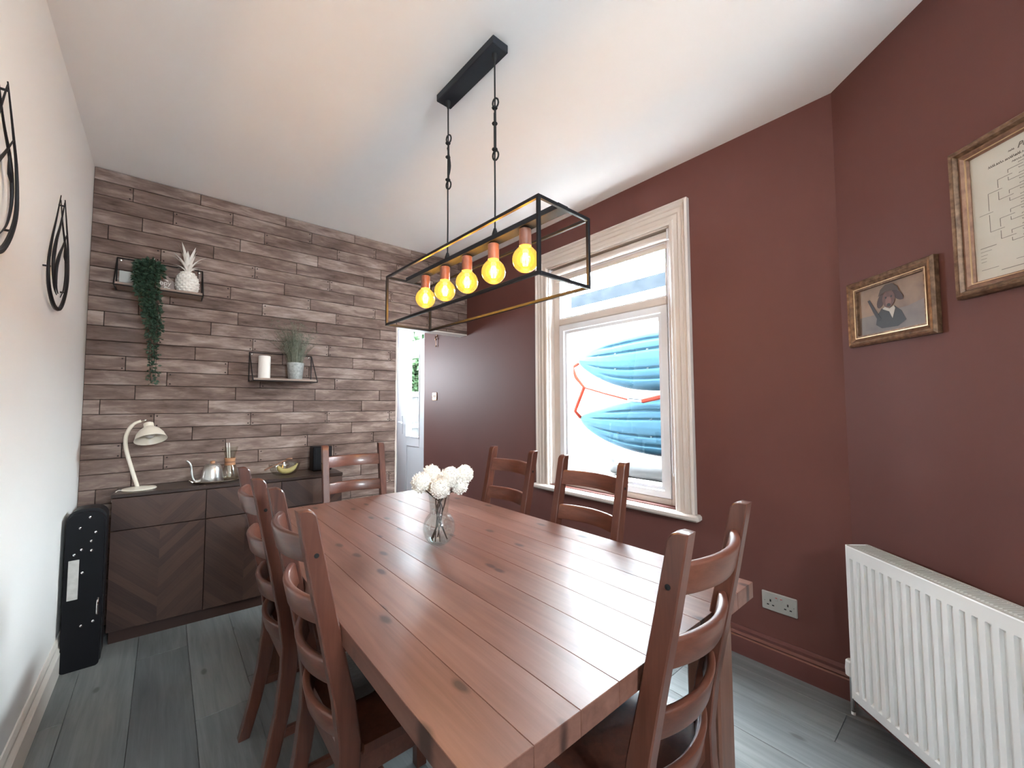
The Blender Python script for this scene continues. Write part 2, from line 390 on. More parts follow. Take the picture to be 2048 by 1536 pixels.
    def prism(s, poly, a0, a1, plane='yz', T=None):
        """poly in a plane, extruded along the third axis from a0 to a1"""
        def P(u, v, w):
            return {'yz': (w, u, v), 'xz': (u, w, v), 'xy': (u, v, w)}[plane]
        n = len(poly)
        vs = [P(u, v, a0) for u, v in poly] + [P(u, v, a1) for u, v in poly]
        fs = [tuple(range(n - 1, -1, -1)), tuple(range(n, 2 * n))] + [(i, (i + 1) % n, n + (i + 1) % n, n + i) for i in range(n)]
        if T is not None: vs = [tuple(T @ Vector(p)) for p in vs]
        return s.add(vs, fs)
    def loop_frame(s, x0, x1, z0, z1, prof, T=None):
        """moulding round a rectangle in xz: prof = [(inset, y)], closed profile"""
        vs = []; fs = []; k = len(prof)
        for (d, y) in prof:
            vs += [(x0 + d, y, z0 + d), (x1 - d, y, z0 + d), (x1 - d, y, z1 - d), (x0 + d, y, z1 - d)]
        for i in range(k):
            i2 = (i + 1) % k
            for j in range(4):
                fs.append((i * 4 + j, i * 4 + (j + 1) % 4, i2 * 4 + (j + 1) % 4, i2 * 4 + j))
        if T is not None: vs = [tuple(T @ Vector(p)) for p in vs]
        return s.add(vs, fs)
    def grid(s, fn, nu, nv):
        vs = [fn(i / nu, j / nv) for i in range(nu + 1) for j in range(nv + 1)]
        fs = [(i * (nv + 1) + j, (i + 1) * (nv + 1) + j, (i + 1) * (nv + 1) + j + 1, i * (nv + 1) + j + 1) for i in range(nu) for j in range(nv)]
        return s.add(vs, fs)
    def ball(s, c, r, n=14, k=8, sq=(1, 1, 1)):
        prof = [(math.sin(math.pi * i / k), -math.cos(math.pi * i / k)) for i in range(k + 1)]
        T = Matrix.Translation(c) @ Matrix.Diagonal((r * sq[0], r * sq[1], r * sq[2], 1))
        return s.lathe(prof, n, T=T)
    def mesh(s, name, mt, smooth=35.0, recalc=True):
        me = bpy.data.meshes.new(name); me.from_pydata(s.v, [], s.f)
        if recalc:
            bm = bmesh.new(); bm.from_mesh(me)
            bmesh.ops.remove_doubles(bm, verts=bm.verts, dist=1e-6)
            bmesh.ops.recalc_face_normals(bm, faces=bm.faces)
            bm.to_mesh(me); bm.free()
        if mt: me.materials.append(mt)
        if smooth:
            me.polygons.foreach_set('use_smooth', [True] * len(me.polygons))
            me.set_sharp_from_angle(angle=math.radians(smooth))
        me.update()
        return me
    def build(s, name, mt, parent=None, loc=(0, 0, 0), rz=0.0, smooth=35.0, recalc=True):
        return link(name, s.mesh(name, mt, smooth, recalc), parent, loc, rz)

def link(name, me, parent=None, loc=(0, 0, 0), rz=0.0):
    o = bpy.data.objects.new(name, me); COL.objects.link(o)
    o.location = loc; o.rotation_euler = (0, 0, rz)
    if parent: o.parent = parent
    return o

def thing(name, label, cat, loc=(0, 0, 0), rz=0.0, group=None):
    o = bpy.data.objects.new(name, None); COL.objects.link(o)
    o.empty_display_size = 0.05
    o.location = loc; o.rotation_euler = (0, 0, rz)
    tag(o, label, cat, group); return o

def tag(o, label, cat, group=None):
    o['label'] = label; o['category'] = cat
    if group: o['group'] = group
    return o

def struct(o, label=None):
    o['kind'] = 'structure'
    if label: o['label'] = label
    return o

def copy_tree(o, parent=None):
    c = o.copy(); COL.objects.link(c); c.parent = parent
    for ch in list(o.children): copy_tree(ch, c)
    return c

def text_mesh(txt, size, name, mt, shear=0.0, depth=0.0004):
    cu = bpy.data.curves.new(name, 'FONT'); cu.body = txt; cu.size = size; cu.extrude = depth; cu.shear = shear
    cu.align_x = 'LEFT'
    ob = bpy.data.objects.new(name, cu); COL.objects.link(ob)
    dg = bpy.context.evaluated_depsgraph_get()
    me = bpy.data.meshes.new_from_object(ob.evaluated_get(dg))
    bpy.data.objects.remove(ob); bpy.data.curves.remove(cu)
    me.materials.clear(); me.materials.append(mt)
    return me

def bez(p0, p1, p2, p3, n=10):
    out = []
    for i in range(n + 1):
        t = i / n; u = 1 - t
        out.append(Vector(p0) * u**3 + Vector(p1) * 3 * u * u * t + Vector(p2) * 3 * u * t * t + Vector(p3) * t**3)
    return out

def spline(pts, n=6):
    """Catmull-Rom through pts"""
    P = [Vector(p) for p in pts]; out = []
    for i in range(len(P) - 1):
        a = P[max(i - 1, 0)]; b = P[i]; c = P[i + 1]; d = P[min(i + 2, len(P) - 1)]
        for k in range(n):
            t = k / n
            out.append(0.5 * ((2 * b) + (c - a) * t + (2 * a - 5 * b + 4 * c - d) * t * t + (3 * b - a - 3 * c + d) * t**3))
    out.append(P[-1]); return out

# daylight openings as sampling portals for the sky (they emit nothing themselves)
def portal(name, loc, rot, sx, sy):
    d = bpy.data.lights.new(name, 'AREA'); d.shape = 'RECTANGLE'; d.size = sx; d.size_y = sy; d.cycles.is_portal = True
    o = bpy.data.objects.new(name, d); COL.objects.link(o); o.location = loc; o.rotation_euler = rot
portal('window_portal', (XW + 0.24, 1.70, 1.49), (0, math.radians(90), 0), 1.66, 1.0)
portal('door_portal', (XW + 0.24, 4.62, 1.20), (0, math.radians(90), 0), 2.3, 0.8)
portal('rear_portal', (0.45, YB - 0.14, 2.0), (math.radians(90), 0, 0), 0.7, 0.4)  # opening of the added rear fill window
portal('lobby_portal', (1.40, 5.44, 1.70), (math.radians(-90), 0, 0), 0.46, 0.6)  # opening of the added lobby fill window

# ================================================================== SETTING
TW = Matrix.Translation((XW, 0, 0)) @ Matrix.Rotation(math.pi / 2, 4, 'Z')      # window wall: local x = along +Y, local y = into the room
RZC = math.pi / 2 - ANG
TC = Matrix.Translation((XW, YC, 0)) @ Matrix.Rotation(RZC, 4, 'Z')            # angled wall: local -x runs away from the corner, y into the room

def u_frame(mb, x0, x1, z0, z1, prof, T):
    vs = []; fs = []; k = len(prof)
    for (d, y) in prof:
        vs += [(x0 + d, y, z0), (x0 + d, y, z1 - d), (x1 - d, y, z1 - d), (x1 - d, y, z0)]
    for i in range(k):
        i2 = (i + 1) % k
        for j in range(3):
            fs.append((i * 4 + j, i * 4 + j + 1, i2 * 4 + j + 1, i2 * 4 + j))
    fs.append(tuple(i * 4 for i in range(k))); fs.append(tuple(i * 4 + 3 for i in range(k)))
    mb.add([tuple(T @ Vector(p)) for p in vs], fs)

# ---- floor: slab and grey boards running towards the plank wall
floor = struct(MB().box(XL - 0.15, XW + 0.25, YB - 0.15, 5.45, -0.10, -0.012).build('floor', M['joint']), 'floor of grey wood-effect boards running towards the plank wall')
bw = 0.20
fl_mesh = {}
x = XL - 0.113
col = 0
offs = [0.20, 0.95, 0.55, 1.15, 0.05, 0.75, 0.4]
while x < XW - 0.001:
    x1 = min(x + bw, XW); x0 = max(x, XL)
    y = YB - 1.28 + offs[col % 7]
    while y < 5.3:
        a, b = max(y, YB), min(y + 1.28, 5.3)
        if b - a > 0.02:
            key = (round(x1 - x0, 3), round(b - a, 3))
            if key not in fl_mesh:
                w2, l2 = (x1 - x0) / 2 - 0.0006, (b - a) / 2 - 0.0008
                fl_mesh[key] = MB().box(-w2, w2, -l2, l2, -0.012, 0, 0.0012).mesh('floor_board', M['floor'])
            link('floor_board', fl_mesh[key], floor, ((x0 + x1) / 2, (a + b) / 2, 0))
        y += 1.28
    x += bw; col += 1

# ---- ceiling and plain walls
struct(MB().box(XL - 0.15, XW + 0.25, YB - 0.15, 5.45, H, H + 0.12).build('ceiling', M['ceiling']), 'white painted ceiling')
struct(MB().box(XL - 0.15, XL, YB - 0.15, YP + 0.12, -0.10, H).build('wall_left', M['cream']), 'cream painted wall')
wm = MB()
T0, T1 = XW, XW + 0.25
W0, W1, WZ0, WZ1 = 1.19, 2.21, 0.655, 2.32
D0, D1, DZ1 = 4.20, 5.05, 2.36
wm.box(T0, T1, YC - 0.25, W0, -0.1, H); wm.box(T0, T1, W0, W1, -0.1, WZ0); wm.box(T0, T1, W0, W1, WZ1, H)
wm.box(T0, T1, W1, D0, -0.1, H); wm.box(T0, T1, D0, D1, DZ1, H); wm.box(T0, T1, D1, 5.45, -0.1, H)
struct(wm.build('wall_right', M['burgundy'], smooth=0, recalc=False), 'burgundy painted wall with the window and garden door')
struct(MB().box(-1.5, 0.0, -0.15, 0.0, -0.1, H).build('wall_corner', M['burgundy'], loc=(XW, YC, 0), rz=RZC), 'angled burgundy wall behind the radiator')
struct(MB().box(XR, XR + 0.15, YB - 0.15, YC - 1.5 * math.cos(ANG) + 0.02, -0.1, H).build('wall_passage', M['burgundy']))
wr = MB()
wr.box(XL - 0.15, 0.10, YB - 0.15, YB, -0.1, H); wr.box(0.80, XR + 0.15, YB - 0.15, YB, -0.1, H); wr.box(0.10, 0.80, YB - 0.15, YB, -0.1, 1.80); wr.box(0.10, 0.80, YB - 0.15, YB, 2.20, H)
struct(wr.build('wall_rear', M['cream'], smooth=0, recalc=False))
w3 = struct(MB().loop_frame(0.10, 0.80, 1.80, 2.20, [(0, 0), (0.03, 0), (0.03, 0.06), (0, 0.06)], Matrix.Translation((0, YB - 0.12, 0))).build('fill_window_rear', M['upvc']), 'small unseen white window added high in the rear wall for fill light')  # unseen window, added to brighten the ceiling and left side
MB().box(0.12, 0.78, YB - 0.095, YB - 0.089, 1.82, 2.18).build('pane', M['glass'], w3)
# lobby past the plank wall
LX = 0.55
struct(MB().box(LX - 0.1, LX, YP + 0.10, 5.45, -0.1, H).build('wall_lobby', M['burgundy']))
wl = MB()
wl.box(LX, 1.17, 5.30, 5.45, -0.1, H); wl.box(1.17, 1.63, 5.30, 5.45, -0.1, 1.40); wl.box(1.17, 1.63, 5.30, 5.45, 2.00, H); wl.box(1.63, XW, 5.30, 5.45, -0.1, H)
struct(wl.build('wall_end', M['burgundy'], smooth=0, recalc=False))
w2 = struct(MB().loop_frame(1.17, 1.63, 1.40, 2.00, [(0, 0), (0.04, 0), (0.04, 0.06), (0, 0.06)], Matrix.Translation((0, 5.34, 0))).build('fill_window_lobby', M['upvc']), 'unseen white window frame added at the end of the lobby for fill light')  # unseen window, added to light the radiator and angled wall
MB().box(1.20, 1.60, 5.368, 5.374, 1.43, 1.97).build('pane', M['glass'], w2)

# ---- plank wall
PX1, HB = 1.515, 1.955
wf = MB()
wf.box(XL - 0.15, PX1, YP + 0.012, YP + 0.13, -0.1, H); wf.box(PX1, XW, YP + 0.012, YP + 0.13, HB, H)
wall_far = struct(wf.build('wall_far', M['joint'], smooth=0, recalc=False), 'wall clad in weathered brown planks laid in staggered rows')
RH, PL = 0.0858, 0.503
JO = [0.137, -0.188, 0.002, -0.141, -0.288, -0.050]
pl_mesh = {}; nails = MB()
def plank(a, b, z0, z1):
    if b - a < 0.006 or z1 - z0 < 0.006: return
    key = (round(b - a, 3), round(z1 - z0, 3))
    if key not in pl_mesh:
        hx, hz = (b - a) / 2 - 0.0016, (z1 - z0) / 2 - 0.0016
        pl_mesh[key] = MB().box(-hx, hx, 0, 0.014, -hz, hz, 0.0016).mesh('plank', M['plank'])
    link('plank', pl_mesh[key], wall_far, ((a + b) / 2, YP, (z0 + z1) / 2))
for k in range(0, 32):
    z1 = H - 0.002 if k == 0 else 2.582 - RH * (k - 1)
    z0 = max(2.582 - RH * k, 0.0) if k else 2.582
    if z1 <= 0.01: break
    xmax = XW if z0 >= HB - 0.001 else PX1
    xs = [XL]; x = JO[k % 6] - PL * 3
    while x < XW:
        if x > XL + 0.012: xs.append(x)
        x += PL
    xs.append(XW)
    for a, b in zip(xs[:-1], xs[1:]):
        b2 = min(b, xmax)
        if b2 > a: plank(a, b2, z0, z1)
        if z0 < HB < z1 and b > PX1: plank(max(a, PX1), b, HB, z1)
    for jx in xs[1:-1]:
        if jx > xmax - 0.03: continue
        if k % 6 == 5: dx = [-0.014, 0.014]
        elif k % 6 == 2: dx = [0.016]
        elif k % 6 == 1: dx = [-0.014]
        else: dx = []
        for d in dx:
            for zz in (z0 + 0.014, z1 - 0.014):
                nails.lathe([(0.0048, -0.001), (0.0040, 0.0012), (0.0, 0.0018)], 6, T=Matrix.Translation((jx + d, YP - 0.0002, zz)) @ Matrix.Rotation(math.pi / 2, 4, 'X'))
nl = nails.build('nail_heads', M['joint'], wall_far); nl['kind'] = 'stuff'
struct(MB().box(PX1, XW, YP + 0.004, YP + 0.13, HB - 0.012, HB - 0.0005).build('trim_1', M['skirt']), 'pale strip along the underside of the plank-clad beam')
struct(MB().box(PX1 - 0.002, PX1 + 0.014, YP + 0.004, YP + 0.13, 0, HB - 0.012, 0.002).build('trim_2', M['white']), 'white edge strip where the plank wall ends')

# ---- skirting
def skirting(mb, T, a, b, h, t=0.018):
    prof = [(0, 0), (t, 0), (t, h * 0.62), (t * 0.75, h * 0.66), (t * 0.95, h * 0.72), (t * 0.55, h * 0.80), (t * 0.62, h * 0.90), (t * 0.25, h), (0, h)]
    n = len(prof)
    vs = [tuple(T @ Vector((a, p, z))) for p, z in prof] + [tuple(T @ Vector((b, p, z))) for p, z in prof]
    mb.add(vs, [tuple(range(n)), tuple(range(2 * n - 1, n - 1, -1))] + [(i, (i + 1) % n, n + (i + 1) % n, n + i) for i in range(n)])
    return mb
TL = Matrix.Translation((XL, 0, 0)) @ Matrix.Rotation(-math.pi / 2, 4, 'Z')
struct(skirting(MB(), TL, -YP, -YB, 0.165).build('baseboard_left', M['skirt'], smooth=20), 'white moulded skirting board under the cream wall')
struct(skirting(MB(), TW, YC + 0.01, D0 - 0.02, 0.135).build('baseboard_right', M['burgundy_gloss'], smooth=20), 'burgundy moulded skirting board under the window wall')
struct(skirting(MB(), TC, -1.5, -0.015, 0.135).build('baseboard_corner', M['burgundy_gloss'], smooth=20), 'burgundy skirting board behind the radiator')

# ---- window
win = struct(MB().build('window_1', None) if False else bpy.data.objects.new('window_1', None), 'white timber window with a small top light over a large pane')
COL.objects.link(win)
arch = MB()
u_frame(arch, W0 - 0.115, W1 + 0.115, 0.648, WZ1 + 0.115, [(0, 0), (0, 0.030), (0.012, 0.036), (0.022, 0.024), (0.034, 0.024), (0.040, 0.018), (0.062, 0.016), (0.068, 0.010), (0.092, 0.010), (0.098, 0.018), (0.110, 0.018), (0.118, 0.012), (0.118, 0)], TW)
arch.build('architrave', M['white'], win, smooth=20)
MB().box(W0 - 0.14, W1 + 0.14, -0.10, 0.052, 0.612, 0.648, 0.010, TW).build('window_sill', M['white'], win)
FX0, FX1 = -0.125, -0.055                     # frame depth, behind the wall face
fr = MB()
fr.box(W1 - 0.072, W1, FX0, FX1, 0.648, WZ1, 0.004, TW); fr.box(W0, W0 + 0.060, FX0, FX1, 0.648, WZ1, 0.004, TW)
fr.box(W0 + 0.06, W1 - 0.072, FX0, FX1, 2.25, WZ1, 0.004, TW); fr.box(W0 + 0.06, W1 - 0.072, FX0, FX1, 0.648, 0.690, 0.004, TW)
fr.build('window_frame', M['white'], win)
lin = MB()                                    # lining boards of the reveal
lin.box(W1 - 0.012, W1, FX1, 0.0, 0.648, WZ1, 0, TW); lin.box(W0, W0 + 0.012, FX1, 0.0, 0.648, WZ1, 0, TW); lin.box(W0, W1, FX1, 0.0, WZ1 - 0.012, WZ1, 0, TW)
lin.build('reveal_lining', M['white'], win)
MB().box(W0 + 0.06, W1 - 0.072, FX0 + 0.002, FX1 + 0.012, 1.862, 1.912, 0.006, TW).build('transom', M['white'], win)
sa = MB()
sa.loop_frame(W0 + 0.062, W1 - 0.074, 0.692, 1.860, [(0, FX0 + 0.01), (0, FX1 + 0.008), (0.040, FX1 + 0.008), (0.046, FX1 - 0.002), (0.064, FX1 - 0.006), (0.076, FX1 - 0.03), (0.076, FX0 + 0.01)], TW)
sa.build('sash', M['upvc'], win, smooth=20)
MB().loop_frame(W0 + 0.06, W1 - 0.072, 1.912, 2.25, [(0, FX0 + 0.01), (0, FX1 + 0.004), (0.008, FX1 + 0.004), (0.016, FX1 - 0.02), (0.016, FX0 + 0.01)], TW).build('glazing_bead', M['upvc'], win, smooth=20)
MB().box(W0 + 0.13, W1 - 0.142, -0.098, -0.092, 0.76, 1.79, 0, TW).build('pane', M['glass'], win)
MB().box(W0 + 0.07, W1 - 0.082, -0.098, -0.092, 1.922, 2.24, 0, TW).build('pane', M['glass'], win)

# ---- garden door in the lobby
door = struct(bpy.data.objects.new('door_1', None), 'white garden door with a glazed upper half, lower panel and top light')
COL.objects.link(door)
def dbox(n, mt, y0, y1, z0, z1, x0=-0.075, x1=-0.025, b=0.004): return MB().box(y0, y1, x0, x1, z0, z1, b, TW).build(n, mt, door)
f = MB()
f.box(4.965, 5.05, -0.085, -0.02, 0, DZ1, 0.004, TW); f.box(4.20, 4.235, -0.085, -0.02, 0, DZ1, 0.004, TW); f.box(4.235, 4.965, -0.085, -0.02, 2.285, DZ1, 0.004, TW)
f.box(4.235, 4.965, -0.085, -0.02, 1.955, 2.005, 0.004, TW)
f.build('door_frame', M['upvc'], door)
f = MB(); f.loop_frame(4.235, 4.965, 2.005, 2.285, [(0, -0.07), (0, -0.03), (0.03, -0.03), (0.04, -0.045), (0.04, -0.07)], TW); f.build('top_light_frame', M['upvc'], door, smooth=20)
dbox('pane', M['glass'], 4.27, 4.93, 2.04, 2.25, -0.056, -0.050, 0)
lf = MB()
lf.box(4.70, 4.86, -0.075, -0.025, 0.02, 1.945, 0.004, TW); lf.box(4.24, 4.36, -0.075, -0.025, 0.02, 1.945, 0.004, TW)
lf.box(4.36, 4.70, -0.075, -0.025, 1.85, 1.945, 0.004, TW); lf.box(4.36, 4.70, -0.075, -0.025, 0.765, 0.875, 0.004, TW); lf.box(4.36, 4.70, -0.075, -0.025, 0.02, 0.14, 0.004, TW)
leaf = lf.build('door_leaf', M['upvc'], door)
MB().box(4.36, 4.70, -0.053, -0.047, 0.875, 1.85, 0, TW).build('pane', M['glass'], leaf)
MB().box(4.36, 4.70, -0.062, -0.038, 0.14, 0.765, 0.003, TW).build('lower_panel', M['upvc'], leaf)
MB().loop_frame(4.355, 4.705, 0.87, 1.855, [(0, -0.05), (0, -0.018), (0.014, -0.018), (0.02, -0.03), (0.02, -0.05)], TW).build('glazing_bead', M['upvc'], leaf, smooth=20)
MB().box(4.862, 4.962, -0.07, -0.03, 0.02, 1.945, 0.004, TW).build('side_panel', M['upvc'], door)
hd = MB(); hd.box(4.795, 4.825, -0.027, -0.016, 0.90, 1.13, 0.005, TW)
hd.build('handle_plate', M['upvc'], leaf)
MB().tube([TW @ Vector(p) for p in ((4.81, -0.02, 1.05), (4.81, 0.03, 1.05), (4.80, 0.036, 1.05), (4.70, 0.036, 1.045))], 0.009).build('lever', M['upvc'], leaf)

# ---- outside
struct(MB().box(XW + 0.25, 9.0, -3.0, 12.0, -0.25, -0.12).build('garden_ground', M['paving'], smooth=0), 'paved side passage and garden outside')
GX, GZ = 3.58, 2.50
gw = struct(MB().box(GX, GX + 0.3, -2.0, 5.2, -0.12, GZ - 0.155).build('wall_garden', M['render'], smooth=0), 'pale rough rendered garden wall outside the window')
MB().box(GX - 0.05, GX + 0.35, -2.0, 5.2, GZ - 0.14, GZ, 0.006).build('coping', M['coping'], gw)
MB().box(GX - 0.06, GX + 0.02, -2.0, 5.2, GZ - 0.165, GZ - 0.14, 0.004).build('gutter_lip', M['upvc'], gw)
sk = MB()
for (a_, b_, c_, d_) in ((-3.0, W0, -0.12, H + 0.12), (W0, W1, -0.12, WZ0), (W0, W1, WZ1, H + 0.12), (W1, D0, -0.12, H + 0.12), (D0, D1, DZ1, H + 0.12), (D1, 5.45, -0.12, H + 0.12)):
    sk.box(T1 + 0.001, T1 + 0.02, a_, b_, c_, d_)
struct(sk.build('wall_outside', M['render'], smooth=0, recalc=False), 'pale rendered outer face of the house, added to bounce daylight indoors')  # extra pale skin, added so the passage bounces more daylight inside

# ================================================================== OBJECTS
# ---- dining table
tb = thing('dining_table', 'large reddish pine dining table with a plank top and square legs', 'table', ((TX0 + TX1) / 2, (TY0 + TY1) / 2, 0))
tw, tl = (TX1 - TX0) / 2, (TY1 - TY0) / 2
NB = 9; bwd = 2 * tw / NB
brd = MB().box(-bwd / 2 + 0.0002, bwd / 2 - 0.0002, -tl, tl, -0.044, 0, 0.0009).mesh('top_board', M['pine'])
for i in range(NB):
    link('top_board', brd, tb, (-tw + bwd * (i + 0.5), 0, TZ))
lg = MB().box(-0.045, 0.045, -0.045, 0.045, 0, 0.694, 0.006).mesh('leg', M['pine_leg'])
for sx in (-1, 1):
    for sy in (-1, 1): link('leg', lg, tb, (sx * (tw - 0.10), sy * (tl - 0.085), 0))
for s in (-1, 1):
    MB().box(-0.012, 0.012, -tl + 0.135, tl - 0.135, 0.60, 0.694, 0.003).build('apron', M['pine_leg'], tb, (s * (tw - 0.11), 0, 0))
    MB().box(-tw + 0.15, tw - 0.15, -0.012, 0.012, 0.60, 0.694, 0.003).build('apron', M['pine_leg'], tb, (0, s * (tl - 0.10), 0))

# ---- dining chairs: local +y is the front; y = 0 at the kink of the rear posts
POST = [(0.0, -0.078, 0.018), (0.12, -0.045, 0.020), (0.25, -0.018, 0.022), (0.38, -0.002, 0.024), (0.46, 0.0, 0.025), (0.56, -0.013, 0.024), (0.70, -0.042, 0.0215), (0.85, -0.073, 0.0205), (0.990, -0.100, 0.019)]
CW = 0.165
def post_y(z):
    for (z0, y0, _), (z1, y1, _) in zip(POST[:-1], POST[1:]):
        if z0 <= z <= z1: return y0 + (y1 - y0) * (z - z0) / (z1 - z0)
    return POST[-1][1]
def chair_post():
    fr_, bk = [], []
    for z, y, h in POST: fr_.append((y + h, z)); bk.append((y - h, z))
    top = [(-0.0840, 1.003), (-0.0915, 1.013), (-0.1035, 1.018), (-0.1235, 1.017)]
    poly = fr_ + top + bk[::-1]
    # bevelled prism: inset faces on both sides
    n = len(poly); cx = sum(p[0] for p in poly) / n
    def inset(d):
        out = []
        for i in range(n):
            a = Vector(poly[i - 1]); b = Vector(poly[i]); c = Vector(poly[(i + 1) % n])
            t = (c - a).normalized(); nn = Vector((-t.y, t.x))
            out.append(tuple(b + nn * d))
        return out
    ins = inset(0.003)
    w = 0.0185
    vs = [(-w, *p) for p in ins] + [(-w + 0.003, *p) for p in poly] + [(w - 0.003, *p) for p in poly] + [(w, *p) for p in ins]
    fs = [tuple(range(n - 1, -1, -1)), tuple(3 * n + i for i in range(n))]
    for k in range(3):
        for i in range(n):
            fs.append((k * n + i, k * n + (i + 1) % n, (k + 1) * n + (i + 1) % n, (k + 1) * n + i))
    return MB().add(vs, fs)
def chair_slat(zt, hgt, bow=0.042, th=0.020):
    vs = []; fs = []; nx = 14
    y0 = post_y(zt - hgt / 2); lean = math.atan2(0.03, 0.14)
    sec = [(-1, -0.85), (-0.85, -1), (0.85, -1), (1, -0.85), (1, 0.78), (0.82, 0.93), (0.4, 1.0), (-0.4, 1.0), (-0.82, 0.93), (-1, 0.78)]
    k = len(sec)
    for i in range(nx + 1):
        u = -1 + 2 * i / nx; x = u * (CW - 0.008)
        yy = y0 - bow * (1 - u * u) + 0.006
        for a, b in sec:
            dy, dz = a * th / 2, b * hgt / 2
            vs.append((x, yy + dy - dz * math.tan(lean), zt - hgt / 2 + dz))
    for i in range(nx):
        for j in range(k): fs.append((i * k + j, i * k + (j + 1) % k, (i + 1) * k + (j + 1) % k, (i + 1) * k + j))
    fs.append(tuple(range(k))); fs.append(tuple(nx * k + j for j in range(k)))
    return MB().add(vs, fs)
def make_chair():
    c = thing('dining_chair', 'chair', 'chair')
    pm = chair_post().mesh('rear_post', M['chair'], smooth=40)
    peg = MB().lathe([(0.0, 0.0), (0.0055, 0.0), (0.0055, 0.0012), (0.0, 0.0018)], 10, T=Matrix.Rotation(-math.pi / 2, 4, 'Y')).mesh('screw_cap', M['dark'])
    for s in (-1, 1):
        po = link('rear_post', pm, c, (s * (CW + 0.0), 0, 0))
        q = link('screw_cap', peg, po, (s * 0.0186, post_y(0.915) + 0.002, 0.915))
        if s > 0: q.rotation_euler = (0, math.pi, 0)
    for zt, hh in ((0.952, 0.064), (0.800, 0.062), (0.648, 0.060), (0.508, 0.055)):
        chair_slat(zt, hh).build('back_slat', M['chair_x'], c, smooth=50)
    seat = MB()
    poly = [(-0.146, -0.005), (-0.146, 0.026), (-0.188, 0.030), (-0.200, 0.385), (-0.19, 0.405), (0.19, 0.405), (0.200, 0.385), (0.188, 0.030), (0.146, 0.026), (0.146, -0.005)]
    seat.prism(poly, 0.430, 0.452, 'xy'); seat.build('seat', M['chair'], c, smooth=20)
    fl = MB().box(-0.019, 0.019, -0.019, 0.019, 0, 0.43, 0.004).mesh('front_leg', M['chair'])
    for s in (-1, 1): link('front_leg', fl, c, (s * 0.172, 0.365, 0))
    for s in (-1, 1):
        MB().box(-0.010, 0.010, 0.02, 0.348, 0.372, 0.43, 0.003).build('side_rail', M['chair_x'], c, (s * 0.168, 0, 0))
        MB().box(-0.009, 0.009, -0.03, 0.348, 0.165, 0.195, 0.003).build('stretcher', M['chair_x'], c, (s * 0.168, 0, 0))
    MB().box(-0.150, 0.150, -0.010, 0.010, 0.372, 0.43, 0.003).build('front_rail', M['chair_x'], c, (0, 0.365, 0))
    MB().box(-0.150, 0.150, -0.010, 0.010, 0.372, 0.43, 0.003).build('rear_rail', M['chair_x'], c, (0, 0.0, 0))
    MB().box(-0.160, 0.160, -0.009, 0.009, 0.165, 0.195, 0.003).build('stretcher', M['chair_x'], c, (0, 0.16, 0))
    return c
CH = [
    ((0.353, 1.180), -90, 'reddish ladder-back chair on the cream-wall side of the table, nearer the camera'),
    ((0.342, 1.722), -90, 'reddish ladder-back chair on the cream-wall side of the table, in front of the sideboard'),
    ((1.348, 1.706), 90, 'reddish ladder-back chair against the bare wall beside the window, across the vase'),
    ((1.332, 1.150), 90, 'reddish ladder-back chair standing right in front of the window'),
    ((0.886, 2.458), 175, 'orange-brown ladder-back chair at the far end of the table by the plank wall'),
    ((0.893, 0.495), 3.5, 'dark ladder-back chair at the near end of the table, closest to the radiator'),
]
proto = make_chair()
for i, (pos, ang, lab) in enumerate(CH):
    c = proto if i == 0 else copy_tree(proto)
    c.location = (pos[0], pos[1], 0); c.rotation_euler = (0, 0, math.radians(ang)); c['label'] = lab; c['group'] = 'dining chairs around the table'
# fluffy pad on the nearest left chair
pad = MB()
def pad_fn(u, v):
    a, b = u * math.pi, v * 2 * math.pi
    sq = lambda t: math.copysign(abs(t) ** 0.55, t)
    return (0.30 + 0.0 + 0.055 * sq(math.sin(a)) * sq(math.cos(b)) * 1.0, 0.095 * sq(math.sin(a)) * sq(math.sin(b)), 0.028 * sq(math.cos(a)))
pad.grid(lambda u, v: (pad_fn(u, v)[0] - 0.30, pad_fn(u, v)[1], pad_fn(u, v)[2]), 10, 24)
o = pad.build('seat_pad', M['cushion'], None, (0.353 + 0.082, 1.225, 0.4815))
tag(o, 'fluffy grey pad on the seat of the nearest chair along the cream-wall side', 'seat pad')

# ---- pendant light
PA = -0.0261
pc = Vector((0.9354, 1.3658, 1.7595)); PLn, PWd, PHt = 1.026, 0.238, 0.232
pen = thing('pendant_light', 'black rectangular cage pendant with five glowing amber globe bulbs over the table', 'pendant light', (pc.x, pc.y, 0), -PA)
# local y = long axis, x = short axis
zt, zb = pc.z + PHt / 2, pc.z - PHt / 2
bt = 0.0055
def bar(x0, x1, y0, y1, z0, z1): MB().box(x0, x1, y0, y1, z0, z1, 0.001).build('frame_bar', M['black'], pen)
for z in (zt, zb):
    for s in (-1, 1):
        bar(s * PWd / 2 - bt, s * PWd / 2 + bt, -PLn / 2 - bt, PLn / 2 + bt, z - bt, z + bt)
        bar(-PWd / 2 + bt, PWd / 2 - bt, s * PLn / 2 - bt, s * PLn / 2 + bt, z - bt, z + bt)
for sx in (-1, 1):
    for sy in (-1, 1): bar(sx * PWd / 2 - bt, sx * PWd / 2 + bt, sy * PLn / 2 - bt, sy * PLn / 2 + bt, zb + bt, zt - bt)
MB().box(-0.024, 0.024, -PLn / 2 + bt, PLn / 2 - bt, zt - 0.004, zt + 0.016, 0.001).build('carrier_bar', M['canopy'], pen)
MB().box(-0.038, 0.038, -0.203, 0.203, H - 0.034, H - 0.0005, 0.003).build('ceiling_plate', M['canopy'], pen)
